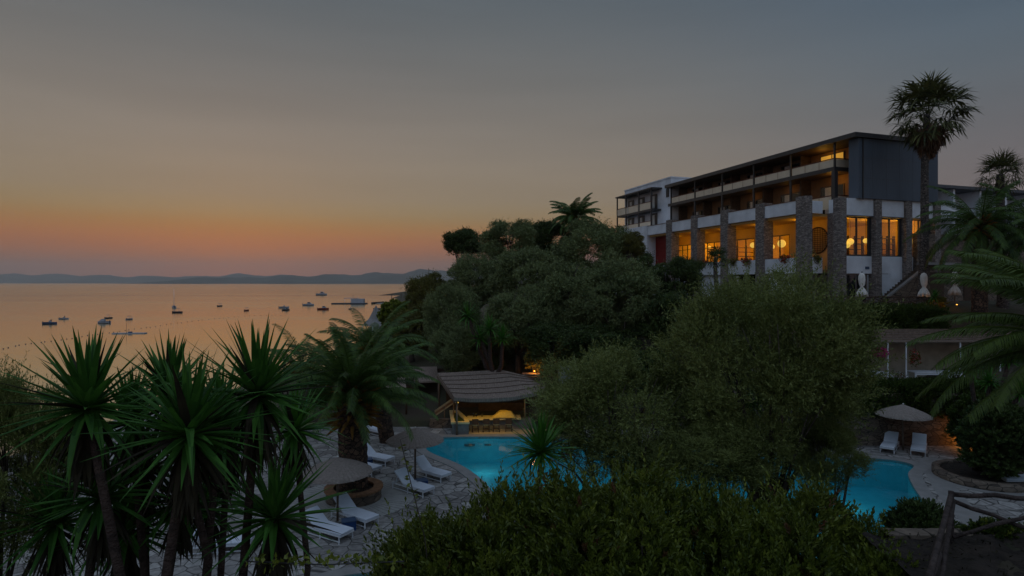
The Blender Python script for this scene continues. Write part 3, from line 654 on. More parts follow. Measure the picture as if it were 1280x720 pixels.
# rustic fence along the terrace edge
def rustic(pts, zh, label, r=.05, name='rustic_fence', mname='logwood', zbase=None, group=None):
    o = empty(name, pts[0], 0, label, 'fence', group)
    P = [Vector(p) - Vector(pts[0]) for p in pts]
    for p in P: mb = MB(); mb.tube([p + Vector((0, 0, -.35)), p + Vector((0, 0, zh * .5)), p + Vector((0, 0, zh + .05))], [r * 1.1, r, r * 1.02], 9); mb.build('post', M[mname], o)
    for a, b in zip(P[:-1], P[1:]):
        def lg(a_, b_, rr, wob=.02):
            q = [a_.lerp(b_, i / 5) + Vector((0, 0, rng.uniform(-wob, wob))) * (0 < i < 5) for i in range(6)]
            mb = MB(); mb.tube(q, [rr * rng.uniform(.9, 1.1) for _ in q], 8); return mb
        lg(a + Vector((0, 0, zh)), b + Vector((0, 0, zh - .01)), r * .95).build('rail', M[mname], o)
        lg(a + Vector((0, .03, zh * .88)), b + Vector((0, .03, .12)), r * .8).build('brace', M[mname], o)
        lg(a + Vector((0, -.05, .12)), b + Vector((0, -.05, zh * .88)), r * .8).build('brace', M[mname], o)
    return o
fp = [gp(1030 + 0, 371, 8.0) for _ in range(1)]
fy = 39.9
rustic([((px - 640) / F * fy, fy, 7.25) for px in (1000, 1030, 1060, 1092, 1124, 1156)], .78, 'dark rustic cross-braced fence at the terrace edge below the hotel', .045, mname='darkwood')

# ------------------------------------------------------------------ taverna shelter on the right
tv = empty('taverna_shelter', (17, 34.2, 3.0), 0, 'open shelter with grey slatted roof on thin white posts above the hedge', 'shelter')
mb = MB(); mb.add([(-.5, 0, 2.62), (14, 0, 2.62), (14, 2.6, 3.05), (-.5, 2.6, 3.05), (-.5, 0, 2.54), (14, 0, 2.54), (14, 2.6, 2.97), (-.5, 2.6, 2.97)], [(0, 1, 2, 3), (7, 6, 5, 4), (0, 4, 5, 1), (1, 5, 6, 2), (3, 2, 6, 7), (0, 3, 7, 4)])
mb.build('roof', M['thatch'], tv)
mb = MB()
for i in range(7): mb.box(-.5, 14, .1 + i * .4, .16 + i * .4, 2.66 + i * .066, 2.72 + i * .066)
mb.build('roof_battens', M['wood'], tv)
for px in (1062, 1109.5, 1132.5, 1200, 1250): x = (px - 640) / F * 34.3 - 17; mb = MB(); mb.box(x - .03, x + .03, .06, .12, 0, 2.54); mb.build('post', M['wmetal'], tv)
mb = MB(); mb.box(-2, 14, 2.9, 3.1, -.2, 3.0); mb.build('back_wall', M['tavwall'], tv)
def tav_table(x, y, L_, label):
    o = empty('long_table', (x, y, 3.0), 0, label, 'table', 'white tables under the taverna roof')
    mb = MB(); mb.box(-L_ / 2, L_ / 2, -.4, .4, .72, .77); mb.build('tabletop', M['wmetal'], o)
    for a in (-1, 1):
        for b in (-1, 1): mb = MB(); mb.box(a * (L_ / 2 - .08) - .04, a * (L_ / 2 - .08) + .04, b * .34 - .04, b * .34 + .04, 0, .718); mb.build('leg', M['wmetal'], o)
    mb = MB(); mb.box(-L_ / 2 + .1, L_ / 2 - .1, -.37, -.34, .60, .715); mb.build('apron', M['wmetal'], o)
for px, L_, lb in ((1076, 1.1, 'short white table at the left end under the grey shelter roof'), (1094, .8, 'small white table left of the white flowers'), (1160, 2.1, 'long white table right of the white flowers'), (1192, .9, 'white table half covered by palm fronds')):
    tav_table((px - 640) / F * 34.9, 34.9, L_, lb)
# retaining wall and closing wall
mb = MB(); mb.box(0, 16, 0, .45, -.3, 2.9); rw = mb.build('retaining_wall', M['stonewall']); rw.location = (12.0, 32.62, 0); tag(rw, 'brown stone retaining wall behind the two pool loungers', 'wall')
mb = MB(); mb.box(0, 16, 0, .4, -.3, 2.7); rw = mb.build('terrace_wall', M['stonewall']); rw.location = (14, 38.1, 2.6); tag(rw, 'dark stone terrace wall behind the taverna shelter', 'wall')

# ------------------------------------------------------------------ pool bar
bar = empty('pool_bar', (0, 0, 0), 0, 'pool bar with reed-thatched roof and yellow-lit counter at the pool edge', 'bar')
def P3(px, py, Y): return at(px, py, Y)
# roof plane: back edge, front curved edge
fr_ = [(568, 499), (590, 500.5), (615, 500.3), (640, 498.5), (665, 494), (684, 488), (690, 485)]
fy_ = [34.6, 34.6, 34.7, 34.9, 35.4, 36.2, 36.6]
front = [P3(px, py, Y) for (px, py), Y in zip(fr_, fy_)]
bk_ = [(547, 468), (567, 467.2), (587, 466), (607, 465), (627, 464), (655, 471), (689, 484)]
by_ = [40.0, 40.1, 40.2, 40.3, 40.4, 39.4, 37.4]
back = [P3(px, py, Y) for (px, py), Y in zip(bk_, by_)]
mb = MB(); rows = 30; vs = []
for j in range(rows + 1):
    for a, b in zip(front, back):
        q = a.lerp(b, j / rows); st_ = .07 * ((j % 5) / 4)   # reed courses overlap
        vs.append((q.x, q.y, q.z + .03 + (.07 - st_)))
k = len(front)
mb.add(vs, [(j * k + i, j * k + i + 1, (j + 1) * k + i + 1, (j + 1) * k + i) for j in range(rows) for i in range(k - 1)])
lo_ = [(q.x, q.y, q.z - .10) for q in front] + [(q.x, q.y, q.z - .10) for q in back]
b0 = len(mb.v); mb.add(lo_, [(k + i, k + i + 1, i + 1, i) for i in range(k - 1)])
mb.f += [[i, b0 + i, b0 + i + 1, i + 1] for i in range(k - 1)] + [[0, rows * k, b0 + k, b0]] + [[rows * k + i + 1, b0 + k + i + 1, b0 + k + i, rows * k + i] for i in range(k - 1)] + [[k - 1, b0 + k - 1, b0 + 2 * k - 1, rows * k + k - 1]]
mb.sm += [False] * (len(mb.f) - len(mb.sm)); mb.build('thatched_roof', M['thatch'], bar)
mb = MB()
for j in (5, 10, 15, 20, 25):
    pts = [a.lerp(b, j / rows) + Vector((0, 0, .115)) for a, b in zip(front, back)]
    mb.tube(pts, .02, 5)
mb.build('roof_batten', M['darkwood'], bar)
mb = MB(); mb.tube([q + Vector((0, .06, -.12)) for q in front], .05, 6); mb.build('eaves_beam', M['darkwood'], bar)
mb = MB(); mb.bar(front[0] + Vector((0, .1, -.15)), back[0] + Vector((0, 0, -.15)), .1, .14); mb.build('side_beam', M['wood'], bar)
for q in (front[0] + Vector((.12, .25, 0)), front[3] + Vector((.8, 1.6, .3)), front[5], back[0] + Vector((.1, -.1, 0)), back[4]):
    mb = MB(); mb.tube([(q.x, q.y, 0), (q.x, q.y, q.z - .12)], .055, 8); mb.build('post', M['wood'], bar)
mb = MB(); mb.box(-4.4, 3.4, 39.6, 39.8, 0, 2.7); mb.build('back_wall', M['darkwood'], bar)
# front counter
c0 = Vector(gp(584, 540) + (0,)); 
mb = MB(); mb.add([(-2.6, 36.05, 0), (1.25, 36.5, 0), (1.25, 37.0, 0), (-2.6, 36.55, 0), (-2.6, 36.05, .62), (1.25, 36.5, .62), (1.25, 37.0, .62), (-2.6, 36.55, .62)], [(0, 1, 5, 4), (1, 2, 6, 5), (2, 3, 7, 6), (3, 0, 4, 7), (4, 5, 6, 7)]); mb.build('counter', M['barwall'], bar)
mb = MB(); mb.add([(-2.75, 35.85, .63), (.55, 36.15, .63), (.5, 37.05, .63), (-2.75, 36.75, .63), (-2.75, 35.85, .72), (.55, 36.15, .72), (.5, 37.05, .72), (-2.75, 36.75, .72)], [(0, 1, 5, 4), (1, 2, 6, 5), (2, 3, 7, 6), (3, 0, 4, 7), (4, 5, 6, 7), (3, 2, 1, 0)]); mb.build('countertop', M['cream'], bar)
# end counter with trough
mb = MB(); mb.add([(-3.55, 35.0, 0), (-2.55, 35.0, 0), (-2.72, 36.6, 0), (-3.9, 38.2, 0), (-3.55, 35.0, .62), (-2.55, 35.0, .62), (-2.72, 36.6, .62), (-3.9, 38.2, .62)], [(0, 1, 5, 4), (1, 2, 6, 5), (2, 3, 7, 6), (3, 0, 4, 7), (4, 5, 6, 7)]); mb.build('end_counter', M['barwall'], bar)
mb = MB(); ptsC = [(-3.6, 34.95), (-2.5, 34.95), (-2.68, 36.0), (-3.45, 38.3), (-4.05, 38.3)]
inn = [(-3.4, 35.25), (-2.8, 35.25), (-2.95, 36.0), (-3.6, 37.9), (-3.8, 37.9)]
k = 5
mb.add([(x, y, .74) for x, y in ptsC] + [(x, y, .74) for x, y in inn] + [(x, y, .63) for x, y in ptsC] + [(x, y, .60) for x, y in inn],
       [(i, (i + 1) % k, k + (i + 1) % k, k + i) for i in range(k)] + [(2 * k + i, 2 * k + (i + 1) % k, (i + 1) % k, i) for i in range(k)] + [(k + i, k + (i + 1) % k, 3 * k + (i + 1) % k, 3 * k + i) for i in range(k)])
mb.build('counter_rim', M['cream'], bar)
mb = MB(); mb.add([(x, y, .655) for x, y in inn], [tuple(range(5))]); mb.build('trough_planting', M['hedge'], bar)
mb = MB(); mb.box(-2.2, .8, 38.9, 39.3, 0, 1.1).box(-2.2, .8, 39.05, 39.3, 1.35, 1.4); mb.build('back_shelf', M['darkwood'], bar)
mb = MB(); mb.add([(-3.0, 34.72, .012), (2.4, 34.9, .012), (2.6, 36.3, .012), (-2.55, 35.75, .012)], [(0, 1, 2, 3)]); tag(mb.build('bar_terrace', M['tan']), kind='structure')
# draped cover on the counter
mb = MB(); n_ = 14; vs = []
for j in range(9):
    for i in range(n_ + 1):
        u = i / n_; v = j / 8
        x = -1.25 + 1.5 * u; y = 35.98 + .75 * v
        prof = min(1, u * 3.2) * min(1, (1 - u) * 5) * (1 if v > .15 else v / .15 * .9 + .1) * (1 if v < .85 else (1 - v) / .15)
        vs.append((x, y, .73 + .38 * prof + .03 * math.sin(9 * u + 5 * v) * prof))
mb.add(vs, [(j * (n_ + 1) + i, j * (n_ + 1) + i + 1, (j + 1) * (n_ + 1) + i + 1, (j + 1) * (n_ + 1) + i) for j in range(8) for i in range(n_)], True)
tag(mb.build('draped_cover', M['cloth']), 'yellow cloth cover draped over equipment on the bar counter', 'cover')
for i, (x, y, h_, lb) in enumerate(((-2.35, 36.5, .30, 'tallest dark bottle at the left end of the bar counter'), (-2.2, 36.55, .22, 'short bottle standing beside the tallest one on the bar counter'), (-1.85, 36.5, .18, 'small bottle nearest the draped cover on the bar counter'))):
    mb = MB(); mb.lathe([(.001, 0), (.045, 0), (.045, h_ * .6), (.016, h_ * .75), (.016, h_), (.001, h_)], (0, 0, 0), 10); o = mb.build('bottle', M['darkglass']); o.location = (x, y, .722); tag(o, lb, 'bottle', 'bottles on the bar counter')
# bar lamp
o = empty('bar_lamp', (-3.3, 35.5, 1.95), 0, 'small hanging lamp over the planted end of the bar', 'lamp')
mb = MB(); mb.lathe([(.12, -.16), (.10, -.10), (.02, 0)], (0, 0, 0), 12); mb.build('lamp_shade', M['wmetal'], o)
mb = MB(); mb.sphere((0, 0, -.13), .05, 8, 6); mb.build('bulb', M['lampglow'], o)
for bx_, by_, e_, w_ in ((-1.1, 35.2, 9, 2.6), (-2.95, 35.0, 2.4, .5)):
    ld = bpy.data.lights.new('bar_light', 'AREA'); ld.shape = 'RECTANGLE'; ld.size = w_; ld.size_y = .12; ld.energy = e_ * 1.6; ld.color = (1, .60, .07)
    lo = bpy.data.objects.new('bar_light', ld); COL.objects.link(lo); lo.location = (bx_, by_, 1.95); lo.rotation_euler = Vector((0, -1.0, 1.15)).to_track_quat('Z', 'Y').to_euler()
# bar stools
stool = empty('bar_stool', (-2.35, 35.62, 0), 0, None, 'stool', 'wooden stools at the pool bar')
mb = MB(); mb.box(-.19, .19, -.16, .16, .42, .46); mb.build('seat', M['cream'], stool, .01)
for a in (-1, 1):
    for b in (-1, 1): mb = MB(); mb.bar((a * .19, b * .16, 0), (a * .15, b * .12, .42), .04, .04); mb.build('leg', M['darkwood'], stool)
mb = MB(); mb.box(-.18, .18, -.155, -.13, .14, .18).box(-.18, .18, .13, .155, .14, .18); mb.build('footrest', M['darkwood'], stool)
mb = MB(); mb.box(-.19, .19, -.18, -.15, .46, .80); mb.build('backrest', M['darkwood'], stool)
for i, (x, y, lb) in enumerate(((-2.2, 35.6, 'bar stool next to the planted end counter'), (-1.55, 35.66, 'second bar stool from the planted end counter'), (-.95, 35.7, 'third bar stool from the planted end counter, under the draped cover'), (-.2, 35.78, 'bar stool standing farthest from the planted end counter'))):
    o = stool if i == 0 else copy_tree(stool); o.location = (x, y, .013); o['label'] = lb; o.rotation_euler.z = rng.uniform(-.1, .1)
# underwater pool stools
for i, (px, py) in enumerate(((587, 556), (610, 555), (630, 554))):
    x, y = gp(px, py, -.5)
    o = empty('pool_stool', (x, y, -1.5), 0, ('underwater pool stool nearest the planted bar end', 'middle underwater pool stool', 'underwater pool stool farthest right before the yucca')[i], 'stool', 'submerged stools in the pool')
    mb = MB(); mb.lathe([(.001, .98), (.34, .98), (.34, 1.08), (.001, 1.08)], (0, 0, 0), 20, False); mb.build('seat', M['barwall'], o)
    mb = MB(); mb.tube([(0, 0, 0), (0, 0, .98)], .12, 10); mb.build('pedestal', M['barwall'], o)
# timber stair rail left of the bar
o = empty('stair_railing', (-5.6, 37.5, 0), 0, 'sloping wooden stair parapet left of the thatched bar', 'railing')
a_, b_ = P3(544, 514, 37.5) - Vector((-5.6, 37.5, 0)), P3(567, 498, 37.0) - Vector((-5.6, 37.5, 0))
mb = MB(); mb.bar(a_, b_, .10, .12).bar(a_ - Vector((0, 0, .28)), b_ - Vector((0, 0, .28)), .06, .08); mb.build('handrail', M['tan'], o)
mb = MB(); mb.bar(a_ - Vector((0, -.02, .15)), b_ - Vector((0, -.02, .15)), .04, .24); mb.build('infill_board', M['terracotta'], o)
for q in (a_, a_.lerp(b_, .5), b_): mb = MB(); mb.tube([(q.x, q.y, 0), (q.x, q.y, q.z)], .04, 7); mb.build('post', M['wood'], o)
mb = MB(); mb.box(0, 1.6, 0, .3, 0, .55); o = mb.build('low_wall', M['stonewall']); o.location = (-5.1, 36.6, 0); tag(o, 'low stone wall between the paving and the bar stair', 'wall')
# beach hut roofs to the left of the bar
def shed(name, px0, px1, yt, yb, Y0, Y1, label):
    o = empty(name, ((px0 - 640) / F * Y0, Y0, 0), 0, label, 'shelter', 'dark timber shelters behind the date palms')
    a, b, c, d = P3(px0, yb, Y0), P3(px1, yb - 2, Y0), P3(px1 - 2, yt, Y1), P3(px0 + 6, yt + 1, Y1); org = Vector(o.location)
    mb = MB(); q = [v - org for v in (a, b, c, d)]; mb.add([*q, *[v - Vector((0, 0, .1)) for v in q]], [(0, 1, 2, 3), (7, 6, 5, 4), (0, 4, 5, 1), (1, 5, 6, 2), (2, 6, 7, 3), (3, 7, 4, 0)]); mb.build('roof', M['thatch'], o)
    for v in q: mb = MB(); mb.tube([(v.x, v.y, 0 if v.y < .1 else 0), (v.x, v.y, v.z - .1)], .07, 7); mb.build('post', M['darkwood'], o)
    mb = MB(); mb.box(.2, q[1].x, q[2].y - .1, q[2].y, -.3, q[2].z - .15); mb.build('back_wall', M['darkwood'], o)
shed('beach_shelter', 470, 508, 470, 487, 38.5, 41.5, 'low timber shelter just right of the large date palm crown')
shed('beach_shelter', 500, 548, 458, 478, 41.5, 46, 'longer timber shelter joining the thatched bar roof')

# ------------------------------------------------------------------ foliage generators
def quads_mesh(name, V, mats, idx=None, extra=None, tris=False):
    """V: (n, k, 3) polygons with k corners each"""
    V = np.asarray(V, dtype=np.float32); n_, k_, _ = V.shape
    me = bpy.data.meshes.new(name)
    me.vertices.add(n_ * k_); me.vertices.foreach_set('co', V.reshape(-1))
    me.loops.add(n_ * k_); me.loops.foreach_set('vertex_index', np.arange(n_ * k_, dtype=np.int32))
    me.polygons.add(n_); me.polygons.foreach_set('loop_start', np.arange(0, n_ * k_, k_, dtype=np.int32))
    for m_ in (mats if isinstance(mats, (list, tuple)) else [mats]): me.materials.append(m_)
    if idx is not None: me.polygons.foreach_set('material_index', np.asarray(idx, dtype=np.int32))
    me.update(calc_edges=True); me.validate(); return me
def unit(a): return a / np.maximum(np.linalg.norm(a, axis=-1, keepdims=True), 1e-9)
def rhomb(P, D, Nv, L_, W_, mid=.45):
    D = unit(D); Sd = unit(np.cross(D, Nv)); L_ = np.asarray(L_).reshape(-1, 1); W_ = np.asarray(W_).reshape(-1, 1)
    m_ = P + D * L_ * mid
    return np.stack([P, m_ + Sd * W_ / 2, P + D * L_, m_ - Sd * W_ / 2], 1)
def obj(name, me, parent=None, loc=(0, 0, 0), sc=None, rz=None):
    o = bpy.data.objects.new(name, me); link(o, parent); o.location = loc
    if sc is not None: o.scale = sc
    if rz is not None: o.rotation_euler.z = rz
    return o

def crown_mesh(name, seed, m_, nclump=34, ntwig=5000, nl=12, twig=.10, leaf=.022, lw=.28, up=.35, shape='round', clump_r=(.22, .36), inner=.55, upright=0., low=-.95, loose=.05):
    """crown in the unit ball made of leafy twigs gathered in clumps"""
    g = np.random.default_rng(seed)
    c = unit(g.normal(size=(nclump, 3))); c[:, 2] = np.where(c[:, 2] < low, -c[:, 2] * .6, c[:, 2])
    c *= (g.uniform(inner, .80, (nclump, 1)))
    if shape == 'dome': c[:, 2] = c[:, 2] * .9
    r_ = g.uniform(*clump_r, nclump)
    ci = g.integers(0, nclump, ntwig)
    d = unit(g.normal(size=(ntwig, 3)) + np.array([0, 0, .25]))
    rad = r_[ci] * g.uniform(.35, 1, ntwig) ** .6
    P = c[ci] + d * rad[:, None] * np.array([1, 1, .85])
    dirn = unit(d * .8 + unit(P) * .5 + np.array([0, 0, up]) + g.normal(size=(ntwig, 3)) * .35)
    tl = twig * g.uniform(.6, 1.35, ntwig); lo_ = g.random(ntwig) < loose; P = P + np.where(lo_, g.uniform(.03, .15, ntwig), 0)[:, None] * unit(P + np.array([0, 0, .3])); tl = np.where(lo_, tl * 1.7, tl)
    s = (np.arange(nl) + .5) / nl
    LP = P[:, None, :] + dirn[:, None, :] * (s[None, :, None] * tl[:, None, None]) 
    rv = unit(g.normal(size=(ntwig, nl, 3))); 
    side = unit(rv - dirn[:, None, :] * (rv * dirn[:, None, :]).sum(-1, keepdims=True))
    LD = unit(side * (1 - upright * .6) + dirn[:, None, :] * (.55 + upright) + np.array([0, 0, .1]))
    LN = unit(g.normal(size=(ntwig, nl, 3)) + np.array([0, 0, .9]))
    ll = leaf * g.uniform(.7, 1.3, (ntwig, nl)).reshape(-1)
    V = rhomb(LP.reshape(-1, 3), LD.reshape(-1, 3), LN.reshape(-1, 3), ll, ll * lw, .5)
    me = quads_mesh(name, V, m_); me['clumps'] = 0
    CL[me.name] = c
    return me
CL = {}
def limbs_for(mb, base, crown_c, scl, clumps, r0, n=9, seed=0, fork=.35):
    """tapered trunk with limbs reaching into the crown's clumps"""
    r_ = random.Random(seed); base = Vector(base); cc = Vector(crown_c)
    top = base.lerp(cc, .8); f_ = base.lerp(cc, fork) + Vector((r_.uniform(-.2, .2), r_.uniform(-.2, .2), 0))
    mb.tube([base - Vector((0, 0, .3)), base.lerp(f_, .5) + Vector((r_.uniform(-.1, .1), 0, 0)), f_], [r0 * 1.25, r0, r0 * .85], 9)
    cl = [c for c in clumps]; r_.shuffle(cl)
    for c in cl[:n]:
        e = cc + Vector((c[0] * scl[0], c[1] * scl[1], c[2] * scl[2])) * .95
        mid = f_.lerp(e, .5) + Vector((0, 0, -.12 * scl[2])) + Vector((r_.uniform(-.2, .2), r_.uniform(-.2, .2), 0)) * scl[0] * .3
        mb.tube([f_, mid, e], [r0 * .6, r0 * .35, r0 * .1], 6)
        for _ in range(2):
            e2 = e + Vector((r_.uniform(-.3, .3) * scl[0], r_.uniform(-.3, .3) * scl[1], r_.uniform(0, .3) * scl[2])); mb.tube([mid.lerp(e, .5), e2], [r0 * .18, r0 * .05], 5)
def ground(x, y): return max(height(x, y), 0.0) if (y < 37 and -26 < x < 26 and not (y < 14.2)) else height(x, y)
def tree(name, px, py, rx, ry, Y, me, label, cat='tree', group=None, r0=.22, base=None, rd=None, rz=None, zb=None, bx=0, parts=('crown', 'trunk'), nl=9):
    """crown centred where the photo shows it at distance Y; rx, ry in photo pixels"""
    c = at(px, py, Y); sx = rx / F * Y; sz = ry / F * Y; sy = (rd or (sx + sz) / 2)
    zg = zb if zb is not None else ground(c.x + bx, Y)
    o = empty(name, (c.x + bx, Y, zg), 0, label, cat, group)
    cc = (-bx, 0, c.z - zg)
    obj(parts[0], me, o, cc, (sx, sy, sz), rng.uniform(0, 6.28) if rz is None else rz)
    if parts[1]:
        mb = MB(); limbs_for(mb, (0, 0, 0), cc, (sx, sy, sz), CL[me.name], r0, nl, seed=int(px * 7 + py)); mb.build(parts[1], M['trunk'], o)
    return o

OF = [crown_mesh('grey_olive_crown_mesh', 11 + i, M['olivefar'], 52, 9000, 9, .10, .046, .36, clump_r=(.16, .29), inner=.6) for i in range(3)]
EV = [crown_mesh('evergreen_crown_mesh', 31 + i, M['ever'], 48, 8500, 9, .085, .044, .5, clump_r=(.17, .29)) for i in range(2)]
WM = [crown_mesh('warm_green_crown_mesh', 41, M['warmleaf'], 46, 8000, 9, .085, .044, .5, clump_r=(.17, .29))]
SP = [crown_mesh('open_crown_mesh', 51, M['ever'], 36, 5600, 11, .085, .045, .55, clump_r=(.18, .27), inner=.5, low=-.5)]
# ---- the wooded rise between the bar and the hotel
HG = 'trees on the wooded rise'
hill = [
 ('broadleaf_tree', 580, 306, 31, 27, 62, SP[0], 'dark open-crowned tree standing out at the top left of the wooded rise', .2),
 ('olive_tree', 640, 306, 44, 34, 58, OF[0], 'olive tree rounding the skyline right of the dark open-crowned tree'),
 ('evergreen_tree', 690, 300, 36, 30, 60, EV[0], 'dark evergreen on the skyline just left of the feathery palm'),
 ('olive_tree', 738, 322, 60, 50, 52, OF[1], 'broad olive tree below the feathery palm on the skyline'),
 ('evergreen_tree', 785, 338, 40, 36, 55, EV[1], 'evergreen between the broad skyline olive and the hotel corner'),
 ('round_shrub_tree', 789, 306, 20, 18, 50, WM[0], 'small round green tree against the white hotel wall'),
 ('evergreen_tree', 846, 348, 38, 33, 45.5, EV[0], 'dark green tree in front of the first terrace pillars'),
 ('olive_tree', 596, 352, 46, 36, 54, OF[2], 'olive tree under the dark open-crowned tree'),
 ('broadleaf_tree', 535, 372, 30, 34, 57, WM[0], 'yellowish green tree at the sea end of the rise'),
 ('olive_tree', 660, 352, 56, 46, 50, OF[0], 'grey olive tree in the middle of the rise'),
 ('olive_tree', 712, 378, 56, 52, 46, OF[1], 'grey olive tree right of the middle, above the grey wall'),
 ('olive_tree', 776, 376, 62, 52, 43, OF[2], 'large grey olive tree next to the dark green tree by the hotel'),
 ('broadleaf_tree', 516, 412, 34, 34, 50, WM[0], 'warm green bushy tree lowest down towards the beach'),
 ('olive_tree', 566, 398, 34, 46, 47, OF[0], 'tall narrow silvery olive left of the bright yucca'),
 ('olive_tree', 570, 436, 36, 34, 43, OF[1], 'low silvery olive directly behind the bar roof'),
 ('olive_tree', 648, 402, 46, 44, 44, OF[2], 'olive tree just right of the bright yucca'),
 ('evergreen_tree', 690, 432, 44, 34, 42, EV[1], 'dark evergreen above the orange spotlight'),
 ('evergreen_tree', 752, 432, 56, 34, 41, EV[0], 'dark evergreen behind the smaller front olive'),
 ('evergreen_tree', 832, 400, 44, 40, 41, EV[1], 'dark evergreen between the front olive and the hotel'),
 ('evergreen_tree', 610, 440, 40, 26, 45, EV[0], 'dark evergreen filling the foot of the rise behind the bright yucca'),
]
for h_ in hill:
    nm, px, py, rx, ry, Y, me, lb = h_[:8]
    tree(nm, px, py, rx, ry, Y, me, lb, 'tree', HG, r0=.22 if len(h_) < 9 else h_[8])

# ---- olive trees in front of the pool
OL = crown_mesh('olive_crown_mesh', 71, M['olive'], 56, 15500, 13, .085, .027, .27, up=.55, clump_r=(.14, .26), inner=.5, upright=.2, loose=.16)
OL2 = crown_mesh('olive_crown_mesh', 75, M['olive'], 40, 10500, 13, .10, .034, .27, up=.55, clump_r=(.15, .27), inner=.5, upright=.2, loose=.18)
tree('olive_tree', 958, 468, 126, 156, 16.8, OL, 'big front olive tree whose crown hides the middle of the pool', 'tree', 'olive trees by the pool', r0=.17, rz=1.0, zb=0, nl=14)
tree('olive_tree', 772, 522, 122, 96, 17.5, OL2, 'smaller front olive tree at the left of the big one', 'tree', 'olive trees by the pool', r0=.13, rz=2.0, zb=0, nl=12)
tree('olive_tree', 898, 572, 84, 46, 15.6, OL2, 'low olive growth filling the space under the big front olive', 'tree', 'olive trees by the pool', r0=.07, rz=3.1, zb=0)
tree('olive_tree', 1030, 566, 60, 46, 16.0, OL2, 'low leaning olive whose dark sprays hang over the blue water', 'tree', 'olive trees by the pool', r0=.08, rz=.4, zb=0)
tree('olive_shrub', 0, 592, 92, 138, 7.2, OL2, 'grey-green olive shrub filling the left edge beside the yuccas', 'shrub', None, r0=.05, rz=.4)

# ---- leafy shoots (shrubs with whorled leaves)
def shoots_mesh(name, seed, P, D, L_, nl, leaf, lw, mats, spread=.75, tipw=.62):
    g = np.random.default_rng(seed); n_ = len(P)
    s = np.linspace(.25, 1, nl); a = g.uniform(0, 6.28, (n_, 1)) + np.arange(nl)[None] * 2.4
    D = unit(D); rf = unit(np.cross(D, g.normal(size=(n_, 3)))); rf2 = np.cross(D, rf)
    side = rf[:, None] * np.cos(a)[..., None] + rf2[:, None] * np.sin(a)[..., None]
    sp = spread * (1.15 - .75 * s)[None, :, None]
    LD = unit(side * sp + D[:, None] * .75); LP = P[:, None] + D[:, None] * (s[None, :, None] * L_[:, None, None])
    LN = unit(D[:, None] - LD * (LD * D[:, None]).sum(-1, keepdims=True) + .01)
    ll = (leaf * g.uniform(.75, 1.2, (n_, nl))).reshape(-1)
    V = rhomb(LP.reshape(-1, 3), LD.reshape(-1, 3), LN.reshape(-1, 3), ll, ll * lw, tipw)
    idx = np.repeat((g.random(n_) < .2).astype(int) + (g.random(n_) < .012).astype(int) * 2, nl); idx = np.clip(idx, 0, len(mats) - 1)
    return quads_mesh(name, V, mats, idx)
def shrub_field(seed, xr, yr, top, n_, depth=1.3):
    """shoot positions under an undulating upper surface top(x, y)"""
    g = np.random.default_rng(seed); X = g.uniform(*xr, n_); Y = g.uniform(*yr, n_); Z = np.array([top(x, y) for x, y in zip(X, Y)])
    k = Z > -50; X, Y, Z = X[k], Y[k], Z[k]
    dz = g.random(len(X)) ** 1.7 * depth
    e = .15; gx = np.array([(top(x + e, y) - top(x - e, y)) / (2 * e) for x, y in zip(X, Y)]); gy = np.array([(top(x, y + e) - top(x, y - e)) / (2 * e) for x, y in zip(X, Y)])
    nn = unit(np.stack([-np.clip(gx, -2, 2), -np.clip(gy, -2, 2), np.ones_like(gx)], 1))
    P = np.stack([X, Y, Z - dz], 1); D = unit(nn * .7 + np.array([0, 0, .6]) + g.normal(size=nn.shape) * .28); return P, D, g
def lump(x, y, s, seed): 
    return (math.sin(x * 2.1 * s + seed) * math.cos(y * 1.9 * s + seed * 1.7) + .6 * math.sin(x * 4.3 * s + y * 3.1 * s + seed * 2.3) + .35 * math.sin(x * 9 * s - y * 7.7 * s))
# big foreground shrub: silhouette given along x at its far edge
def prof(pxs, pys, Yd):
    xx = [(p - 640) / F * Yd for p in pxs]; zz = [CAMZ - (q - 353) / F * Yd for q in pys]
    return lambda x: np.interp(x, xx, zz)
pr = prof([470, 500, 540, 570, 610, 660, 720, 760, 810, 850, 900, 960, 1020, 1060, 1085, 1110, 1135], [738, 698, 668, 668, 646, 642, 616, 628, 616, 650, 634, 662, 640, 676, 692, 730, 760], 10.6)
def top_bush(x, y):
    x0 = x * 10.6 / y
    z = pr(x0) - .12 + .21 * lump(x, y, 1.1, 1.0) + .09 * lump(x, y, 2.9, 4.0)
    z -= max(0, (10.2 - y)) ** 1.3 * .42 - max(0, 10.6 - y) * 0
    return z - max(0, y - 11.0) ** 2 * .6
P_, D_, g_ = shrub_field(5, (-3.0, 7.8), (5.6, 12.0), top_bush, 34000, 1.9)
k_ = (P_[:, 0] * 10.6 / P_[:, 1] > -2.35) & (P_[:, 0] * 10.6 / P_[:, 1] < 6.75) & (P_[:, 2] > 1)
P_, D_ = P_[k_], D_[k_]
bush = empty('evergreen_shrub', (2.0, 9.6, height(2.0, 9.6)), 0, 'broad glossy green shrub filling the foreground below the front olives', 'shrub')
off = np.array([2.0, 9.6, height(2.0, 9.6)])
obj('foliage', shoots_mesh('shrub_foliage', 6, P_ - off, D_, g_.uniform(.16, .30, len(P_)) * np.where(g_.random(len(P_)) < .18, g_.uniform(1.6, 3.0, len(P_)), 1), 15, .105, .38, [M['bush'], M['bushtip'], M['redleaf']]), bush)
mb = MB()
for i in range(60):
    x = rng.uniform(-2, 4.6); y = rng.uniform(-1.6, 1.3); zt = top_bush(x + 2, y + 9.6) - off[2] - .25
    mb.tube([(x * .6, y * .5, height(2 + x * .6, 9.6 + y * .5) - off[2]), (x * .85, y * .8, zt * .55), (x, y, zt)], [.035, .025, .01], 5)
mb.build('stems', M['trunk'], bush)

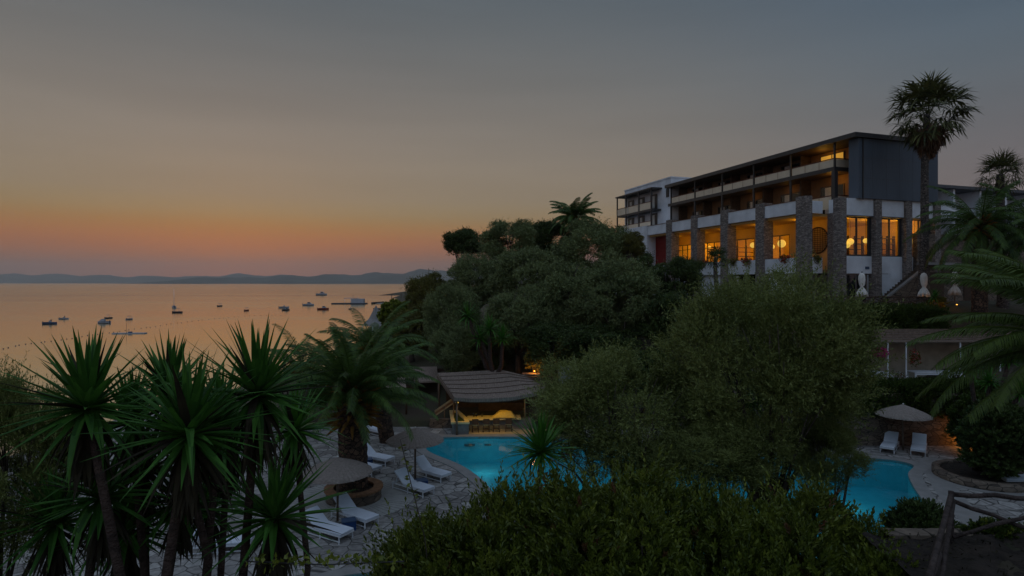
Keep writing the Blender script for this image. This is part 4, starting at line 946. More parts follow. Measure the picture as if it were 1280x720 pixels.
def blob_shrub(name, px, py, rx, ry, Y, seed, n_, leaf, lw, m_, label, group=None, zb=None, cat='shrub', rd=None, nl=14, sl=.28):
    c = at(px, py, Y); sx = rx / F * Y; sz = ry / F * Y; sy = rd or sx * .8
    g = np.random.default_rng(seed); d = unit(g.normal(size=(n_, 3)) + np.array([0, -.1, .35]))
    bmp = 1 + .12 * np.sin(d[:, 0] * 5 + seed) * np.cos(d[:, 1] * 6) + .08 * np.sin(d[:, 2] * 9 + seed)
    rad = (bmp * (1 - .45 * g.random(n_) ** 2))[:, None]; P = d * rad * np.array([sx, sy, sz]); D = unit(d * .8 + np.array([0, 0, .6]) + g.normal(size=d.shape) * .25)
    zg = zb if zb is not None else ground(c.x, Y)
    o = empty(name, (c.x, Y, zg), 0, label, cat, group); P[:, 2] += c.z - zg
    obj('foliage', shoots_mesh('shrub_foliage', seed, P, D, g.uniform(.6, 1.2, n_) * sl, nl, leaf, lw, m_ if isinstance(m_, list) else [m_]), o)
    mb = MB()
    for i in range(8): a = rng.uniform(0, 6.28); mb.tube([(.1 * math.cos(a), .1 * math.sin(a), -.2), (.3 * sx * math.cos(a), .3 * sy * math.sin(a), (c.z - zg) * .7), (.7 * sx * math.cos(a), .7 * sy * math.sin(a), c.z - zg)], [.04, .03, .012], 5)
    mb.build('stems', M['trunk'], o); return o
blob_shrub('dark_shrub', 1150, 680, 32, 36, 12.6, 61, 1500, .10, .42, M['ever'], 'dark shrub between the pool and the log fence post', zb=0)
blob_shrub('dark_shrub', 1138, 712, 34, 22, 11.2, 69, 700, .09, .42, [M['ever'], M['bush']], 'low dark shrub at the foot of the log fence, below the other dark shrub', zb=1.5)
blob_shrub('leafy_shrub', 1118, 742, 56, 34, 9.5, 97, 900, .09, .42, [M['bush'], M['bushtip']], 'low leafy shrub at the bottom edge left of the log fence', zb=2.2)
blob_shrub('upright_shrub', 1084, 700, 16, 30, 10.4, 62, 90, .095, .40, [M['bush'], M['bushtip']], 'upright leafy shoots in front of the right end of the pool', sl=.4, rd=.35)
blob_shrub('leafy_shrub', 1246, 552, 36, 40, 26.5, 63, 1700, .17, .42, M['ever'], 'dark round shrub in the raised bed at the right', zb=0)
blob_shrub('leafy_shrub', 1225, 530, 30, 30, 30.5, 68, 1300, .17, .42, M['hedge'], 'leafy shrub behind the raised bed, right of the orange wall light', zb=0.5)
blob_shrub('leafy_shrub', 812, 470, 34, 26, 36, 64, 900, .22, .4, M['ever'], 'dark shrub between the two front olives', zb=1)
blob_shrub('flowering_shrub', 494, 396, 16, 16, 75, 65, 500, .5, .5, M['bushtip'], 'light green shrub beside the beach path', zb=0)

def hedge(name, x0, x1, y0, y1, z0, z1, n_, seed, m_, label, leaf=.11):
    o = empty(name, ((x0 + x1) / 2, (y0 + y1) / 2, z0), 0, label, 'hedge')
    cx, cy = (x0 + x1) / 2, (y0 + y1) / 2
    def tp(x, y):
        e = min(1, (x - x0) / .5, (x1 - x) / .5); f_ = 1 - (2 * (y - cy) / (y1 - y0)) ** 4 * .75
        return z0 + (z1 - z0) * max(.05, f_) * max(.2, e) + .07 * lump(x, y, 1.1, seed)
    P, D, g = shrub_field(seed, (x0, x1), (y0, y1), tp, n_, .5)
    g2 = np.random.default_rng(seed + 9); n2 = int(n_ * 1.1)           # the face towards the pool
    X = g2.uniform(x0, x1, n2); Z = g2.uniform(z0, z1 - .05, n2); Yf = y0 + .18 * np.array([lump(a, b, .9, seed) for a, b in zip(X, Z)]) + .15 + g2.random(n2) ** 2 * .4
    P = np.concatenate([P, np.stack([X, Yf, Z], 1)]); D = np.concatenate([D, unit(g2.normal(size=(n2, 3)) * .4 + np.array([0, -.7, .6]))])
    P = P - np.array([cx, cy, z0])
    obj('foliage', shoots_mesh('hedge_foliage', seed, P, D, np.full(len(P), leaf * 2.2), 12, leaf, .5, [m_]), o)
    mb = MB()
    for i in range(int((x1 - x0) / .6)): x = x0 - cx + .3 + i * .6; mb.tube([(x, 0, -.2), (x + .05, 0, (z1 - z0) * .8)], [.04, .015], 5)
    mb.build('stems', M['trunk'], o); return o
hedge('clipped_hedge', 16.5, 27.5, 37.2, 39.4, 5.4, 7.35, 4200, 81, M['hedge'], 'dark clipped hedge above the grey shelter roof')
hedge('loose_hedge', 12.5, 27.0, 32.5, 33.9, 1.55, 3.35, 5200, 82, M['hedge'], 'loose green hedge hanging over the stone wall behind the two loungers')

# ---- sword-leaved yuccas
def sword_leaves(seed, n_, L_, W_, el0, el1, droop=.25, c=(0, 0, 0), seg=3):
    g = np.random.default_rng(seed); out_ = []
    el = np.linspace(el1, el0, n_) + g.normal(size=n_) * .08; az = np.arange(n_) * 2.39996 + g.normal(size=n_) * .1
    ll = L_ * g.uniform(.8, 1.12, n_) * (.8 + .2 * np.cos(el - .5)); ww = W_ * g.uniform(.85, 1.15, n_)
    dr = droop * g.uniform(.2, 1.6, n_) * np.cos(el) + np.where(g.random(n_) < .14, g.uniform(.2, .9, n_), 0)
    h = np.stack([np.cos(az), np.sin(az), 0 * az], 1); u = np.array([0, 0, 1.]); sd = np.stack([-np.sin(az), np.cos(az), 0 * az], 1)
    wp = [.55, 1.0, .8, .42, .03] if seg == 4 else [.6, 1.0, .62, .03]
    pts = []
    for i in range(seg + 1):
        s = i / seg; e = el - dr * s
        pts.append(np.array(c) + h * (np.cos(e) * ll * s)[:, None] + u * (np.sin(e) * ll * s - .0 * s)[:, None])
    nrmv = unit(np.cross(sd, h * np.cos(el)[:, None] + u * np.sin(el)[:, None]))
    for i in range(seg):
        for sg in (-1, 1):
            w0, w1 = wp[i] * ww / 2, wp[i + 1] * ww / 2
            a = pts[i]; b = pts[i + 1]
            a2 = a + sd * (sg * w0)[:, None] + np.abs(nrmv) * 0 + u * (w0 * .45)[:, None]; b2 = b + sd * (sg * w1)[:, None] + u * (w1 * .45)[:, None]
            out_.append(np.stack([a, a2, b2, b] if sg > 0 else [a, b, b2, a2], 1))
    return np.concatenate(out_)
def yucca(name, base, heads, seed, label, L_=.62, W_=.075, n_=80, m_='yucca', skirt=True, group=None, tr=.042, cat='yucca'):
    """heads: list of (x, y, z) crowns carried by bent trunks that rise from base"""
    o = empty(name, base, 0, label, cat, group); B = Vector(base)
    for i, h_ in enumerate(heads):
        H_ = Vector(h_) - B; r_ = random.Random(seed + i)
        mid = H_ * .5 + Vector((r_.uniform(-.12, .12), r_.uniform(-.1, .1), -.05)) * L_ * 2
        q = [Vector((0, 0, -.4)).lerp(H_ * 0, .5), (H_ * .25).lerp(mid, .5), mid, H_.lerp(mid, .4), H_]
        mb = MB(); mb.tube(q, [tr * 1.5, tr * 1.2, tr * 1.05, tr, tr * .95], 10); mb.build('trunk', M['yuccatrunk'], o)
        V = sword_leaves(seed * 3 + i, n_, L_, W_, -.5, 1.5, .12, H_, 4 if L_ < 1 and n_ > 60 else 3)
        sg_ = len(V) // n_; br = (np.random.default_rng(seed + i).random(n_) < .07) & (np.arange(n_) < n_ * .9)
        obj('leaf_head', quads_mesh('yucca_leaves', V, [M[m_], M['deadleaf']], np.tile(br.astype(int), sg_)), o)
        if skirt:
            V = np.concatenate([sword_leaves(seed * 5 + i + 50 * j, int(n_ * .42), L_ * (.92 - .1 * j), W_ * .85, -1.4, -.55 - .3 * j, .35, H_ - Vector((0, 0, .06 + .13 * L_ / .6 * j)), 3) for j in range(2)])
            obj('dead_leaf_skirt', quads_mesh('yucca_skirt', V, M['deadleaf']), o)
    return o
def yh(px, py, Y): return tuple(at(px, py, Y))
YG = 'yuccas in the left foreground'
def yb(px, Y): x = (px - 640) / F * Y; return (x, Y, height(x, Y))
yucca('yucca', yb(215, 5.2), [yh(110, 512, 5.9)], 101, 'leftmost foreground yucca, its head standing against the sea', group=YG, L_=.88, n_=105)
yucca('yucca', yb(200, 5.0), [yh(236, 545, 5.5)], 102, 'foreground yucca in the middle of the clump, leaves hanging lowest in front', group=YG, L_=.86, n_=105)
yucca('yucca', yb(235, 6.0), [yh(322, 496, 6.2)], 103, 'foreground yucca with the rightmost tall head, beside the big date palm', group=YG, L_=.90, n_=105)
yucca('yucca', yb(260, 6.6), [yh(212, 494, 7.0)], 104, 'yucca head peeping out behind the middle foreground yucca', group=YG, L_=.80, n_=80)
yucca('yucca', yb(345, 6.4), [yh(343, 650, 6.2)], 105, 'short yucca with its head low in front of the loungers', group=YG, L_=.82, n_=85, skirt=True, tr=.07)
yucca('yucca', yb(380, 8.5), [yh(368, 540, 8.6)], 106, 'bright green yucca head between the tall yuccas and the date palm', group=YG, L_=.80, n_=80, m_='yuccalite')
yucca('yucca', yb(90, 6.0), [yh(128, 624, 6.4)], 107, 'low shaded yucca head under the leftmost one', group=YG, L_=.78, n_=80, m_='yucca')
yucca('yucca', yb(180, 7.0), [yh(180, 588, 7.6)], 112, 'shaded low yucca head between the two leftmost trunks', group=YG, L_=.80, n_=85)
yucca('yucca', yb(290, 7.4), [yh(285, 560, 8.0)], 113, 'shaded yucca head low behind the rightmost tall one', group=YG, L_=.80, n_=80)
yucca('yucca', yb(165, 6.8), [yh(165, 530, 7.2)], 116, 'yucca head filling the gap between the leftmost and the middle tall yucca', group=YG, L_=.85, n_=90)
yucca('yucca', yb(272, 7.0), [yh(275, 530, 7.4)], 117, 'yucca head filling the gap between the middle and the rightmost tall yucca', group=YG, L_=.85, n_=90)
yucca('yucca', yb(230, 8.2), [yh(262, 640, 8.6)], 115, 'lowest shaded yucca head beside the left lounger', group=YG, L_=.75, n_=70)
yucca('yucca', (2.2 - 1.3, 16.6, 0), [yh(676, 566, 14.8)], 108, 'bright yucca leaning over the pool edge beside the smaller front olive', L_=1.15, W_=.09, n_=95, m_='yuccalite', skirt=False)
yucca('yucca', (-1.2, 40.5, 1.8), [yh(612, 412, 40), yh(600, 424, 40.3), yh(628, 424, 39.8), yh(585, 396, 41)], 109, 'many-headed bright yucca tree behind the bar', L_=1.25, W_=.11, n_=60, m_='yuccalite', skirt=False, tr=.13)
yucca('yucca', (21.6, 27.6, 0), [yh(1212, 462, 27), yh(1236, 478, 27.4), yh(1262, 452, 28), yh(1276, 492, 26.5)], 110, 'branching yucca tree with several heads above the raised bed', L_=.95, W_=.085, n_=60, m_='yuccalite', skirt=False, tr=.09)
yucca('yucca', (16.4, 39.0, 6.5), [yh(700 + 0 * 1, 404 + 600, 39)] if False else [yh(1168, 372, 38.6)], 111, 'small yucca on the terrace edge near the tall palm', L_=.7, W_=.08, n_=40, m_='yucca', skirt=False)

yucca('yucca', yb(60, 6.6), [yh(70, 655, 7.0)], 121, 'lowest dim yucca head in the bottom left corner', group=YG, L_=.80, n_=80)
yucca('yucca', yb(150, 7.2), [yh(158, 668, 7.4)], 122, 'dim low yucca head at the bottom between two leaning trunks', group=YG, L_=.80, n_=80)
yucca('yucca', yb(225, 7.2), [yh(226, 632, 7.6)], 123, 'dim low yucca head under the middle foreground yucca', group=YG, L_=.76, n_=75)
# ---- feather palms
def frond_quads(g, c, az, el, L_, droop, nlf=46, ll=.5, lw=.04, hang=.35, seg=14):
    h = np.array([math.cos(az), math.sin(az), 0]); u = np.array([0, 0, 1.]); s = np.linspace(0, 1, seg + 1)
    e = el - droop * s ** 1.25; st = L_ / seg
    X = np.concatenate([[0], np.cumsum(np.cos(e[:-1]) * st)]); Z = np.concatenate([[0], np.cumsum(np.sin(e[:-1]) * st)])
    sd = np.array([-math.sin(az), math.cos(az), 0]); bend = g.uniform(-.18, .18)
    pts = np.array(c) + h * X[:, None] + u * Z[:, None] + sd * (bend * L_ * s ** 2)[:, None]
    Q = []
    for i in range(seg):                                    # rachis
        w0 = .035 * L_ / 3 * (1 - .85 * s[i]); w1 = .035 * L_ / 3 * (1 - .85 * s[i + 1])
        Q.append([pts[i] - sd * w0, pts[i] + sd * w0, pts[i + 1] + sd * w1, pts[i + 1] - sd * w1])
        Q.append([pts[i] - u * w0, pts[i] + u * w0, pts[i + 1] + u * w1, pts[i + 1] - u * w1])
    Q = np.array(Q)
    t = np.linspace(.16, .99, nlf); px_ = np.stack([np.interp(t, s, pts[:, k]) for k in range(3)], 1)
    tg = unit(np.stack([np.gradient(px_[:, k]) for k in range(3)], 1))
    ln = ll * np.interp(t, [0, .3, .6, 1], [.55, 1, .95, .45])
    res = [Q]
    nrm_ = unit(np.cross(sd, tg))
    for sg in (-1, 1):
        rj = g.normal(size=(nlf, 3)) * .07
        d1 = unit(sd * sg * .8 + tg * .75 + nrm_ * .30 + rj - u * hang * .3); d2 = unit(d1 - u * hang * 1.1)
        a = px_; b = a + d1 * (ln * .55)[:, None]; c_ = b + d2 * (ln * .45)[:, None]
        wv = tg * lw / 2
        res.append(np.stack([a - wv * .6, a + wv * .6, b + wv, b - wv], 1)); res.append(np.stack([b - wv, b + wv, c_ + wv * .1, c_ - wv * .1], 1))
    return np.concatenate(res)
def phoenix(name, base, top, nf, L_, seed, label, m_='phoenix', tr=.42, droop=1.6, els=(-.55, 1.35), nlf=46, ll=.5, lw=.045, trunk='palmtrunk', group=None, boots=True, azr=(0, 6.283), hang=.35):
    o = empty(name, base, 0, label, 'palm', group); g = np.random.default_rng(seed); T = Vector(top) - Vector(base)
    V = []
    for i in range(nf):
        f_ = (i + .5) / nf; el = els[1] + (els[0] - els[1]) * f_ ** .9 + g.normal() * .07; az = azr[0] + (i * 2.39996 % 6.283) / 6.283 * (azr[1] - azr[0]) + g.normal() * .08
        V.append(frond_quads(g, (T.x + .15 * math.cos(az) * tr, T.y + .15 * math.sin(az) * tr, T.z - .25 * f_), az, el, L_ * g.uniform(.85, 1.08), droop * g.uniform(.75, 1.15) * (.55 + .45 * math.cos(el - .3)), nlf, ll, lw, hang))
    obj('crown', quads_mesh('palm_fronds', np.concatenate(V), M[m_]), o)
    mb = MB(); q = [Vector((0, 0, -.3)), T * .3, T * .6, T * .92]
    ring_n = 22
    mb.tube([Vector((0, 0, -.3)).lerp(T * .95, k_ / ring_n) for k_ in range(ring_n + 1)], [tr * (1.0 + .06 * (k_ % 2) + (.12 if k_ < 2 else 0)) for k_ in range(ring_n + 1)], 14); mb.build('trunk', M[trunk], o)
    if boots:
        mb = MB()
        for k_ in range(80):
            a = k_ * 2.4; zz = T.z + .35 - 1.05 * (k_ / 80) * tr / .42; d_ = Vector((math.cos(a), math.sin(a), .9 - 1.1 * k_ / 70)).normalized(); p0 = Vector((T.x, T.y, zz)) + Vector((math.cos(a), math.sin(a), 0)) * tr * .55
            mb.tube([p0, p0 + d_ * tr * 1.0, p0 + d_ * tr * 1.7 + Vector((0, 0, -.1))], [.07 * tr / .42, .055 * tr / .42, .02], 5)
        mb.build('frond_bases', M['boots'], o)
    return o
phoenix('date_palm', (PC[0], PC[1], .3), tuple(at(440, 496, 24.7)), 70, 3.7, 201, 'large date palm in the round brick planter', tr=.58, els=(.28, 1.42), nlf=84, ll=.50, lw=.036, group='date palms by the pool', droop=1.35)
phoenix('date_palm', (-7.0, 33.5, 0), tuple(at(466, 440, 32.5)), 46, 3.5, 202, 'date palm behind the planted one, reaching up to the beach view', tr=.42, els=(-.25, 1.3), nlf=50, ll=.6, lw=.045, group='date palms by the pool', droop=1.4)
phoenix('date_palm', (-13.5, 38, -.5), tuple(at(378, 462, 37)), 34, 3.6, 203, 'smaller date palm at the left, half hidden behind the yuccas', tr=.35, els=(-.2, 1.3), nlf=40, ll=.55, lw=.05, group='date palms by the pool')
phoenix('feather_palm', (6.1, 58, 7.0), tuple(at(718, 272, 57)), 48, 2.9, 204, 'feathery palm showing above the trees on the skyline', tr=.3, els=(-.1, 1.35), nlf=34, ll=.6, lw=.08, droop=1.5)
phoenix('feather_palm', (29.6, 37.5, 6.0), tuple(at(1226, 282, 37.5)), 46, 4.0, 205, 'feather palm in front of the stone annex at the right', tr=.42, els=(-.5, 1.3), nlf=44, ll=.6, lw=.06, trunk='palmtrunk', droop=1.5)
phoenix('feather_palm', (34.5, 36, 6.0), tuple(at(1300, 290, 36)), 40, 4.2, 206, 'feather palm cut by the right edge below the fan palm', tr=.42, els=(-.5, 1.2), nlf=44, ll=.6, lw=.06, droop=1.5, m_='phoenix')
# near palm on the right, fronds reaching in from outside the frame
phoenix('date_palm', (13.6, 13.3, 4.0), tuple(at(1378, 428, 13.6)), 74, 3.9, 207, 'near date palm whose long drooping fronds reach in from the right edge', m_='phoenixlite', tr=.4, els=(.0, 1.15), nlf=110, ll=.50, lw=.03, droop=1.15, hang=.45)

# ---- fan palms
def fan_quads(g, c, az, el, pet, R_, nseg=22, droop=.5, w=.05):
    h = np.array([math.cos(az), math.sin(az), 0]); u = np.array([0, 0, 1.]); d = h * math.cos(el) + u * math.sin(el); sd = np.array([-math.sin(az), math.cos(az), 0]); n_ = np.cross(sd, d)
    c = np.array(c); e = c + d * pet; Q = [[c - sd * .03, c + sd * .03, e + sd * .02, e - sd * .02]]
    out_ = [np.array(Q)]
    a = np.linspace(-1.75, 1.75, nseg) + g.normal(size=nseg) * .05
    rd_ = (np.cos(a)[:, None] * d + np.sin(a)[:, None] * sd + .15 * g.normal(size=(nseg, 3))); rd_ = unit(rd_)
    ln = R_ * (.75 + .25 * np.cos(a)) * g.uniform(.85, 1.1, nseg)
    pw = unit(np.cross(rd_, n_ + 1e-3)) * w / 2
    b = e + rd_ * (ln * .55)[:, None]; d2 = unit(rd_ - u * droop * g.uniform(.3, 1.5, (nseg, 1))); c2 = b + d2 * (ln * .45)[:, None]
    out_.append(np.stack([np.repeat(e[None], nseg, 0) - pw * .3, np.repeat(e[None], nseg, 0) + pw * .3, b + pw, b - pw], 1))
    out_.append(np.stack([b - pw, b + pw, c2 + pw * .1, c2 - pw * .1], 1))
    return np.concatenate(out_)
def fanpalm(name, base, top, nf, pet, R_, seed, label, els=(-.5, 1.4), dead=0, tr=.35, group=None, m_='fanleaf', trunk='washtrunk', w=.06, deadlen=2.8):
    o = empty(name, base, 0, label, 'palm', group); g = np.random.default_rng(seed); T = Vector(top) - Vector(base)
    V = []
    for i in range(nf):
        f_ = (i + .5) / nf; el = els[1] + (els[0] - els[1]) * f_ + g.normal() * .12; az = i * 2.39996 + g.normal() * .15
        V.append(fan_quads(g, (T.x, T.y, T.z - .3 * f_), az, el, pet * g.uniform(.75, 1.15), R_ * g.uniform(.85, 1.1), 24, .6 + .5 * f_, w))
    obj('crown', quads_mesh('fan_leaves', np.concatenate(V), M[m_]), o)
    if dead:
        V = []
        for i in range(dead):
            f_ = (i + .5) / dead; az = i * 2.39996 + g.normal() * .2; el = -.75 - .75 * min(1, f_ * 1.4) + g.normal() * .08
            V.append(fan_quads(g, (T.x + math.cos(az) * tr * .6, T.y + math.sin(az) * tr * .6, T.z - .2 - deadlen * .75 * f_), az, max(el, -1.5), pet * .5 * (1.2 - .8 * f_), R_ * (.75 - .25 * f_), 20, 1.3, w * .8))
        obj('dead_leaf_skirt', quads_mesh('dead_fans', np.concatenate(V), M['fandead']), o)
    mb = MB(); k_ = 60; mb.tube([Vector((0, 0, -.5)).lerp(T, j / k_) + Vector((.10 * math.sin(j * .09), 0, 0)) for j in range(k_ + 1)], [tr * (1.3 - .5 * j / k_ + .07 * (j % 2) + (.25 * max(0, 1 - j / 8))) for j in range(k_ + 1)], 14); mb.build('trunk', M[trunk], o)
    return o
fanpalm('tall_fan_palm', (28.6, 41.5, 7.0), tuple(at(1160, 143, 41.5)), 46, 1.65, 1.6, 301, 'very tall fan palm with a skirt of dead leaves in front of the hotel gable', dead=56, tr=.24, els=(-.75, 1.45), deadlen=2.7, w=.12)
fanpalm('fan_palm', (33.5, 40.5, 6.5), tuple(at(1252, 218, 40.5)), 30, .85, 1.1, 302, 'fan palm showing against the sky at the right edge', tr=.28, els=(-.5, 1.4))
fanpalm('fan_palm', (14.2, 41.0, 5.5), tuple(at(896, 322, 41)), 20, .45, .72, 303, 'small fan palm on a slim trunk before the white lower wall', tr=.15, els=(-.5, 1.3), w=.05, m_='ever')

# ------------------------------------------------------------------ planter, parasols, loungers
pl = empty('palm_planter', (PC[0], PC[1], 0), 0, 'round brick planter with terracotta rim round the large date palm', 'planter')
mb = MB(); mb.lathe([(1.12, 0), (1.12, .42)], (0, 0, 0), 48); mb.build('wall', M['stonewall'], pl)
mb = MB()
for i in range(36):
    a0 = 2 * PI * i / 36 + .01; a1 = 2 * PI * (i + 1) / 36 - .01
    q = [(r_ * math.cos(a), r_ * math.sin(a), z) for z in (.42, .50) for r_, a in ((.82, a0), (1.2, a0), (1.2, a1), (.82, a1))]
    mb.add(q, [(0, 3, 2, 1), (4, 5, 6, 7), (0, 1, 5, 4), (1, 2, 6, 5), (2, 3, 7, 6), (3, 0, 4, 7)])
mb.build('rim_tiles', M['terracotta'], pl)
mb = MB(); mb.lathe([(.001, .36), (.86, .33)], (0, 0, 0), 32); mb.build('soil', M['soil'], pl)
rb = empty('raised_bed', (21.6, 27.2, 0), 0, 'raised curved bed with stone edge under the branching yuccas', 'planter')
mb = MB(); mb.lathe([(1.9, 0), (1.9, .32), (1.6, .34), (1.6, .2)], (0, 0, 0), 40); mb.build('stone_edge', M['stonewall'], rb)
mb = MB(); mb.lathe([(.001, .28), (1.62, .22)], (0, 0, 0), 32); mb.build('soil', M['soil'], rb)
mb = MB(); mb.lathe([(1.95, .010), (2.3, .010)], (0, 0, 0), 40); o = mb.build('bed_paving', M['coping']); o.location = (21.6, 27.2, 0); tag(o, kind='structure')

par = empty('straw_parasol', (0, 0, 0), 0, None, 'parasol', 'straw parasols by the pool')
mb = MB(); mb.tube([(0, 0, 0), (0, 0, 2.35)], .045, 10); mb.build('pole', M['wood'], par)
mb = MB(); n_ = 96; prf = [(.02, 2.42), (.25, 2.33), (.6, 2.20), (.95, 2.05), (1.22, 1.90), (1.27, 1.84)]
mb.lathe(prf, (0, 0, 0), n_, False, lambda a, i: 1 + (.03 if int(round(a / (2 * PI / n_))) % 2 else -.02) * (i > 0) + (.02 * math.sin(13 * a) if i == 5 else 0))
mb.lathe([(1.27, 1.83), (1.0, 1.97), (.5, 2.17), (.05, 2.32)], (0, 0, 0), 48, False); mb.build('straw_canopy', M['straw'], par)
mb = MB()
for i in range(8): a = i * PI / 4; mb.bar((.05 * math.cos(a), .05 * math.sin(a), 2.1), (1.2 * math.cos(a), 1.2 * math.sin(a), 1.80), .03, .035)
mb.build('ribs', M['wood'], par)
mb = MB(); mb.sphere((0, 0, 2.45), .035, 8, 6); mb.build('finial', M['whitefabric'], par)
def pparasol(i, px, py, s, lb):
    o = par if i == 0 else copy_tree(par); x, y = gp(px, py); o.location = (x, y, 0); o.scale = (s, s, s); o['label'] = lb; o.rotation_euler.z = i * .7
pparasol(0, 422, 652, 1.0, 'straw parasol in front of the round brick planter')
pparasol(1, 519, 602, 1.0, 'straw parasol beside the curved left edge of the pool')
pparasol(2, 1129, 563, 1.02, 'straw parasol between the two upright loungers at the stone wall')

lg = empty('sun_lounger', (0, 0, 0), 0, None, 'sun lounger', 'white sun loungers around the pool')
# local x: from head end (0) to foot end (2.0)
mb = MB(); mb.box(0, 2.0, -.33, -.29, .24, .29).box(0, 2.0, .29, .33, .24, .29).box(0, .04, -.288, .288, .24, .29).box(1.96, 2.0, -.288, .288, .24, .29); mb.build('frame', M['wmetal'], lg)
mb = MB(); mb.box(.03, 1.97, -.32, -.30, .06, .09).box(.03, 1.97, .30, .32, .06, .09); mb.build('stretcher', M['wmetal'], lg)
for x in (.05, 1.0, 1.93):
    for y in (-.31, .31): mb = MB(); mb.box(x - .02, x + .02, y - .018, y + .018, 0, .238); mb.build('leg', M['wmetal'], lg)
mb = MB(); mb.box(.72, 2.0, -.32, .32, .295, .37); mb.build('mattress', M['cushion'], lg, .02)
def backrest(deg):
    mb = MB(); ca, sa = math.cos(R(deg)), math.sin(R(deg)); q = []
    for dx, dz in ((0, 0), (-.76, 0), (-.76, .075), (0, .075)): q.append((.72 + dx * ca + dz * sa, .30 - dx * sa + dz * ca))
    mb.add([(x, -.32, z) for x, z in q] + [(x, .32, z) for x, z in q], [(0, 1, 2, 3), (7, 6, 5, 4), (0, 4, 5, 1), (1, 5, 6, 2), (2, 6, 7, 3), (3, 7, 4, 0)]); return mb
backrest(38).build('backrest', M['cushion'], lg, .02)
mb = MB(); mb.bar((.18, -.25, .28), (.30, -.25, .60), .03, .03).bar((.18, .25, .28), (.30, .25, .60), .03, .03); mb.build('back_support', M['wmetal'], lg)
def lounge(i, hx, hy, fx, fy, lb, z=0):
    o = lg if i == 0 else copy_tree(lg)
    a = Vector((*gp(hx, hy, z), z)); b = Vector((*gp(fx, fy, z), z)); d = (b - a).normalized(); m_ = (a + b) / 2
    o.location = m_ - d * 1.0; o.rotation_euler.z = math.atan2(d.y, d.x); o['label'] = lb; return o
lounge(0, 378, 660, 441, 679, 'nearest lounger under the straw parasol in front of the planter')
lounge(1, 418, 642, 470, 660, 'lounger just beyond the nearest one, beside the blue box and parasol pole')
lounge(2, 493, 607, 541, 622, 'lounger beside the parasol pole at the curved pool edge')
lounge(3, 517, 590, 562, 603, 'lounger closest to the curved edge of the pool')
lounge(4, 452, 574, 487, 581, 'farther lounger right of the date palm trunk')
lounge(5, 436, 585, 470, 593, 'lounger mostly hidden behind the date palm trunk')
lounge(6, 243, 690, 308, 686, 'lounger seen between the yucca trunks at the lower left')
lounge(7, 452, 538, 483, 546, 'low lounger at the far end of the paving near the timber shelters')
lounge(8, 1116, 556, 1108, 568, 'left one of the two loungers facing the pool at the stone wall')
lounge(9, 1150, 558, 1147, 572, 'right one of the two loungers facing the pool at the stone wall')
lounge(10, 1296, 606, 1262, 606, 'lounger cut by the right edge of the photo')
def sidebox(px, py, lb):
    x, y = gp(px, py); o = empty('side_box', (x, y, 0), .4, lb, 'box', 'blue boxes between loungers')
    mb = MB(); mb.box(-.24, .24, -.2, .2, .0, .34); mb.build('body', M['blue'], o, .02)
    mb = MB(); mb.box(-.25, .25, -.21, .21, .342, .37); mb.build('lid', M['hullblue'], o)
sidebox(436, 662, 'blue box between the two loungers near the planter')
sidebox(527, 610, 'dark blue box between the two loungers at the pool edge')
sidebox(459, 583, 'dark blue box between the loungers beside the date palm trunk')

# ------------------------------------------------------------------ log fence in the lower right corner
rustic([(5.15, 7.3, 4.55), (7.38, 9.95, 4.62), (9.05, 9.75, 4.62), (10.7, 9.6, 4.62)], .82, 'rustic log fence with crossed braces in the lower right corner', .042)
mb = MB()
mb.add([(6.5, 10.2, 4.64), (14, 10.2, 4.64), (14, 10.5, 4.64), (6.5, 10.5, 4.64), (6.5, 10.5, -.2), (14, 10.5, -.2), (6.5, 10.2, 4.3), (14, 10.2, 4.3)], [(0, 1, 2, 3), (3, 2, 5, 4), (6, 7, 1, 0)])
o = mb.build('bank_wall', M['stonewall']); tag(o, 'stone edge of the earth bank under the log fence', 'wall')
blob_shrub('creeper', 1246, 672, 42, 9, 10.4, 91, 260, .07, .6, [M['hedge'], M['bushtip']], 'low leafy creeper along the foot of the log fence', zb=4.6, sl=.14, rd=.25)
g = np.random.default_rng(12); xs_ = np.linspace(6.0, 14, 60); ys_ = np.linspace(6.5, 10.25, 32)
vs = [(x, y, 4.63 + .05 * lump(x, y, 1.0, 3) + g.normal() * .012) for y in ys_ for x in xs_]; k_ = len(xs_)
mb = MB(); mb.add(vs, [(j * k_ + i, j * k_ + i + 1, (j + 1) * k_ + i + 1, (j + 1) * k_ + i) for j in range(31) for i in range(k_ - 1)], True)
tag(mb.build('earth_bank', M['soil']), kind='structure')
n_ = 2600; P = np.stack([g.uniform(6.2, 13.5, n_), g.uniform(6.8, 10.2, n_), np.full(n_, 4.66)], 1)
litter = obj('dry_grass', quads_mesh('grass_blades', rhomb(P, unit(g.normal(size=(n_, 3)) * np.array([1, 1, .4]) + np.array([0, 0, .35])), unit(g.normal(size=(n_, 3)) + np.array([0, 0, 1.])), g.uniform(.05, .14, n_), g.uniform(.008, .03, n_)), M['deadleaf'])); tag(litter, kind='stuff')
# leafy vine trained along a wire at the bottom of the view
vw = empty('climbing_vine', (-2.35, 5.2, 6.55), 0, 'leafy vine trained along a thin wire at the bottom left of centre', 'vine')
mb = MB(); mb.tube([(0, 0, 0), (.7, 0, -.03), (1.4, .02, -.01)], .006, 5); mb.build('wire', M['dark'], vw)
g = np.random.default_rng(3); n_ = 150; xx = g.uniform(0, 1.35, n_); P = np.stack([xx, g.normal(size=n_) * .025, g.normal(size=n_) * .025], 1)
obj('leaves', quads_mesh('vine_leaves', rhomb(P, unit(g.normal(size=(n_, 3)) + np.array([0, 0, .3])), unit(g.normal(size=(n_, 3)) + np.array([0, 0, 1.])), g.uniform(.045, .075, n_), g.uniform(.03, .045, n_)), M['bushtip']), vw)
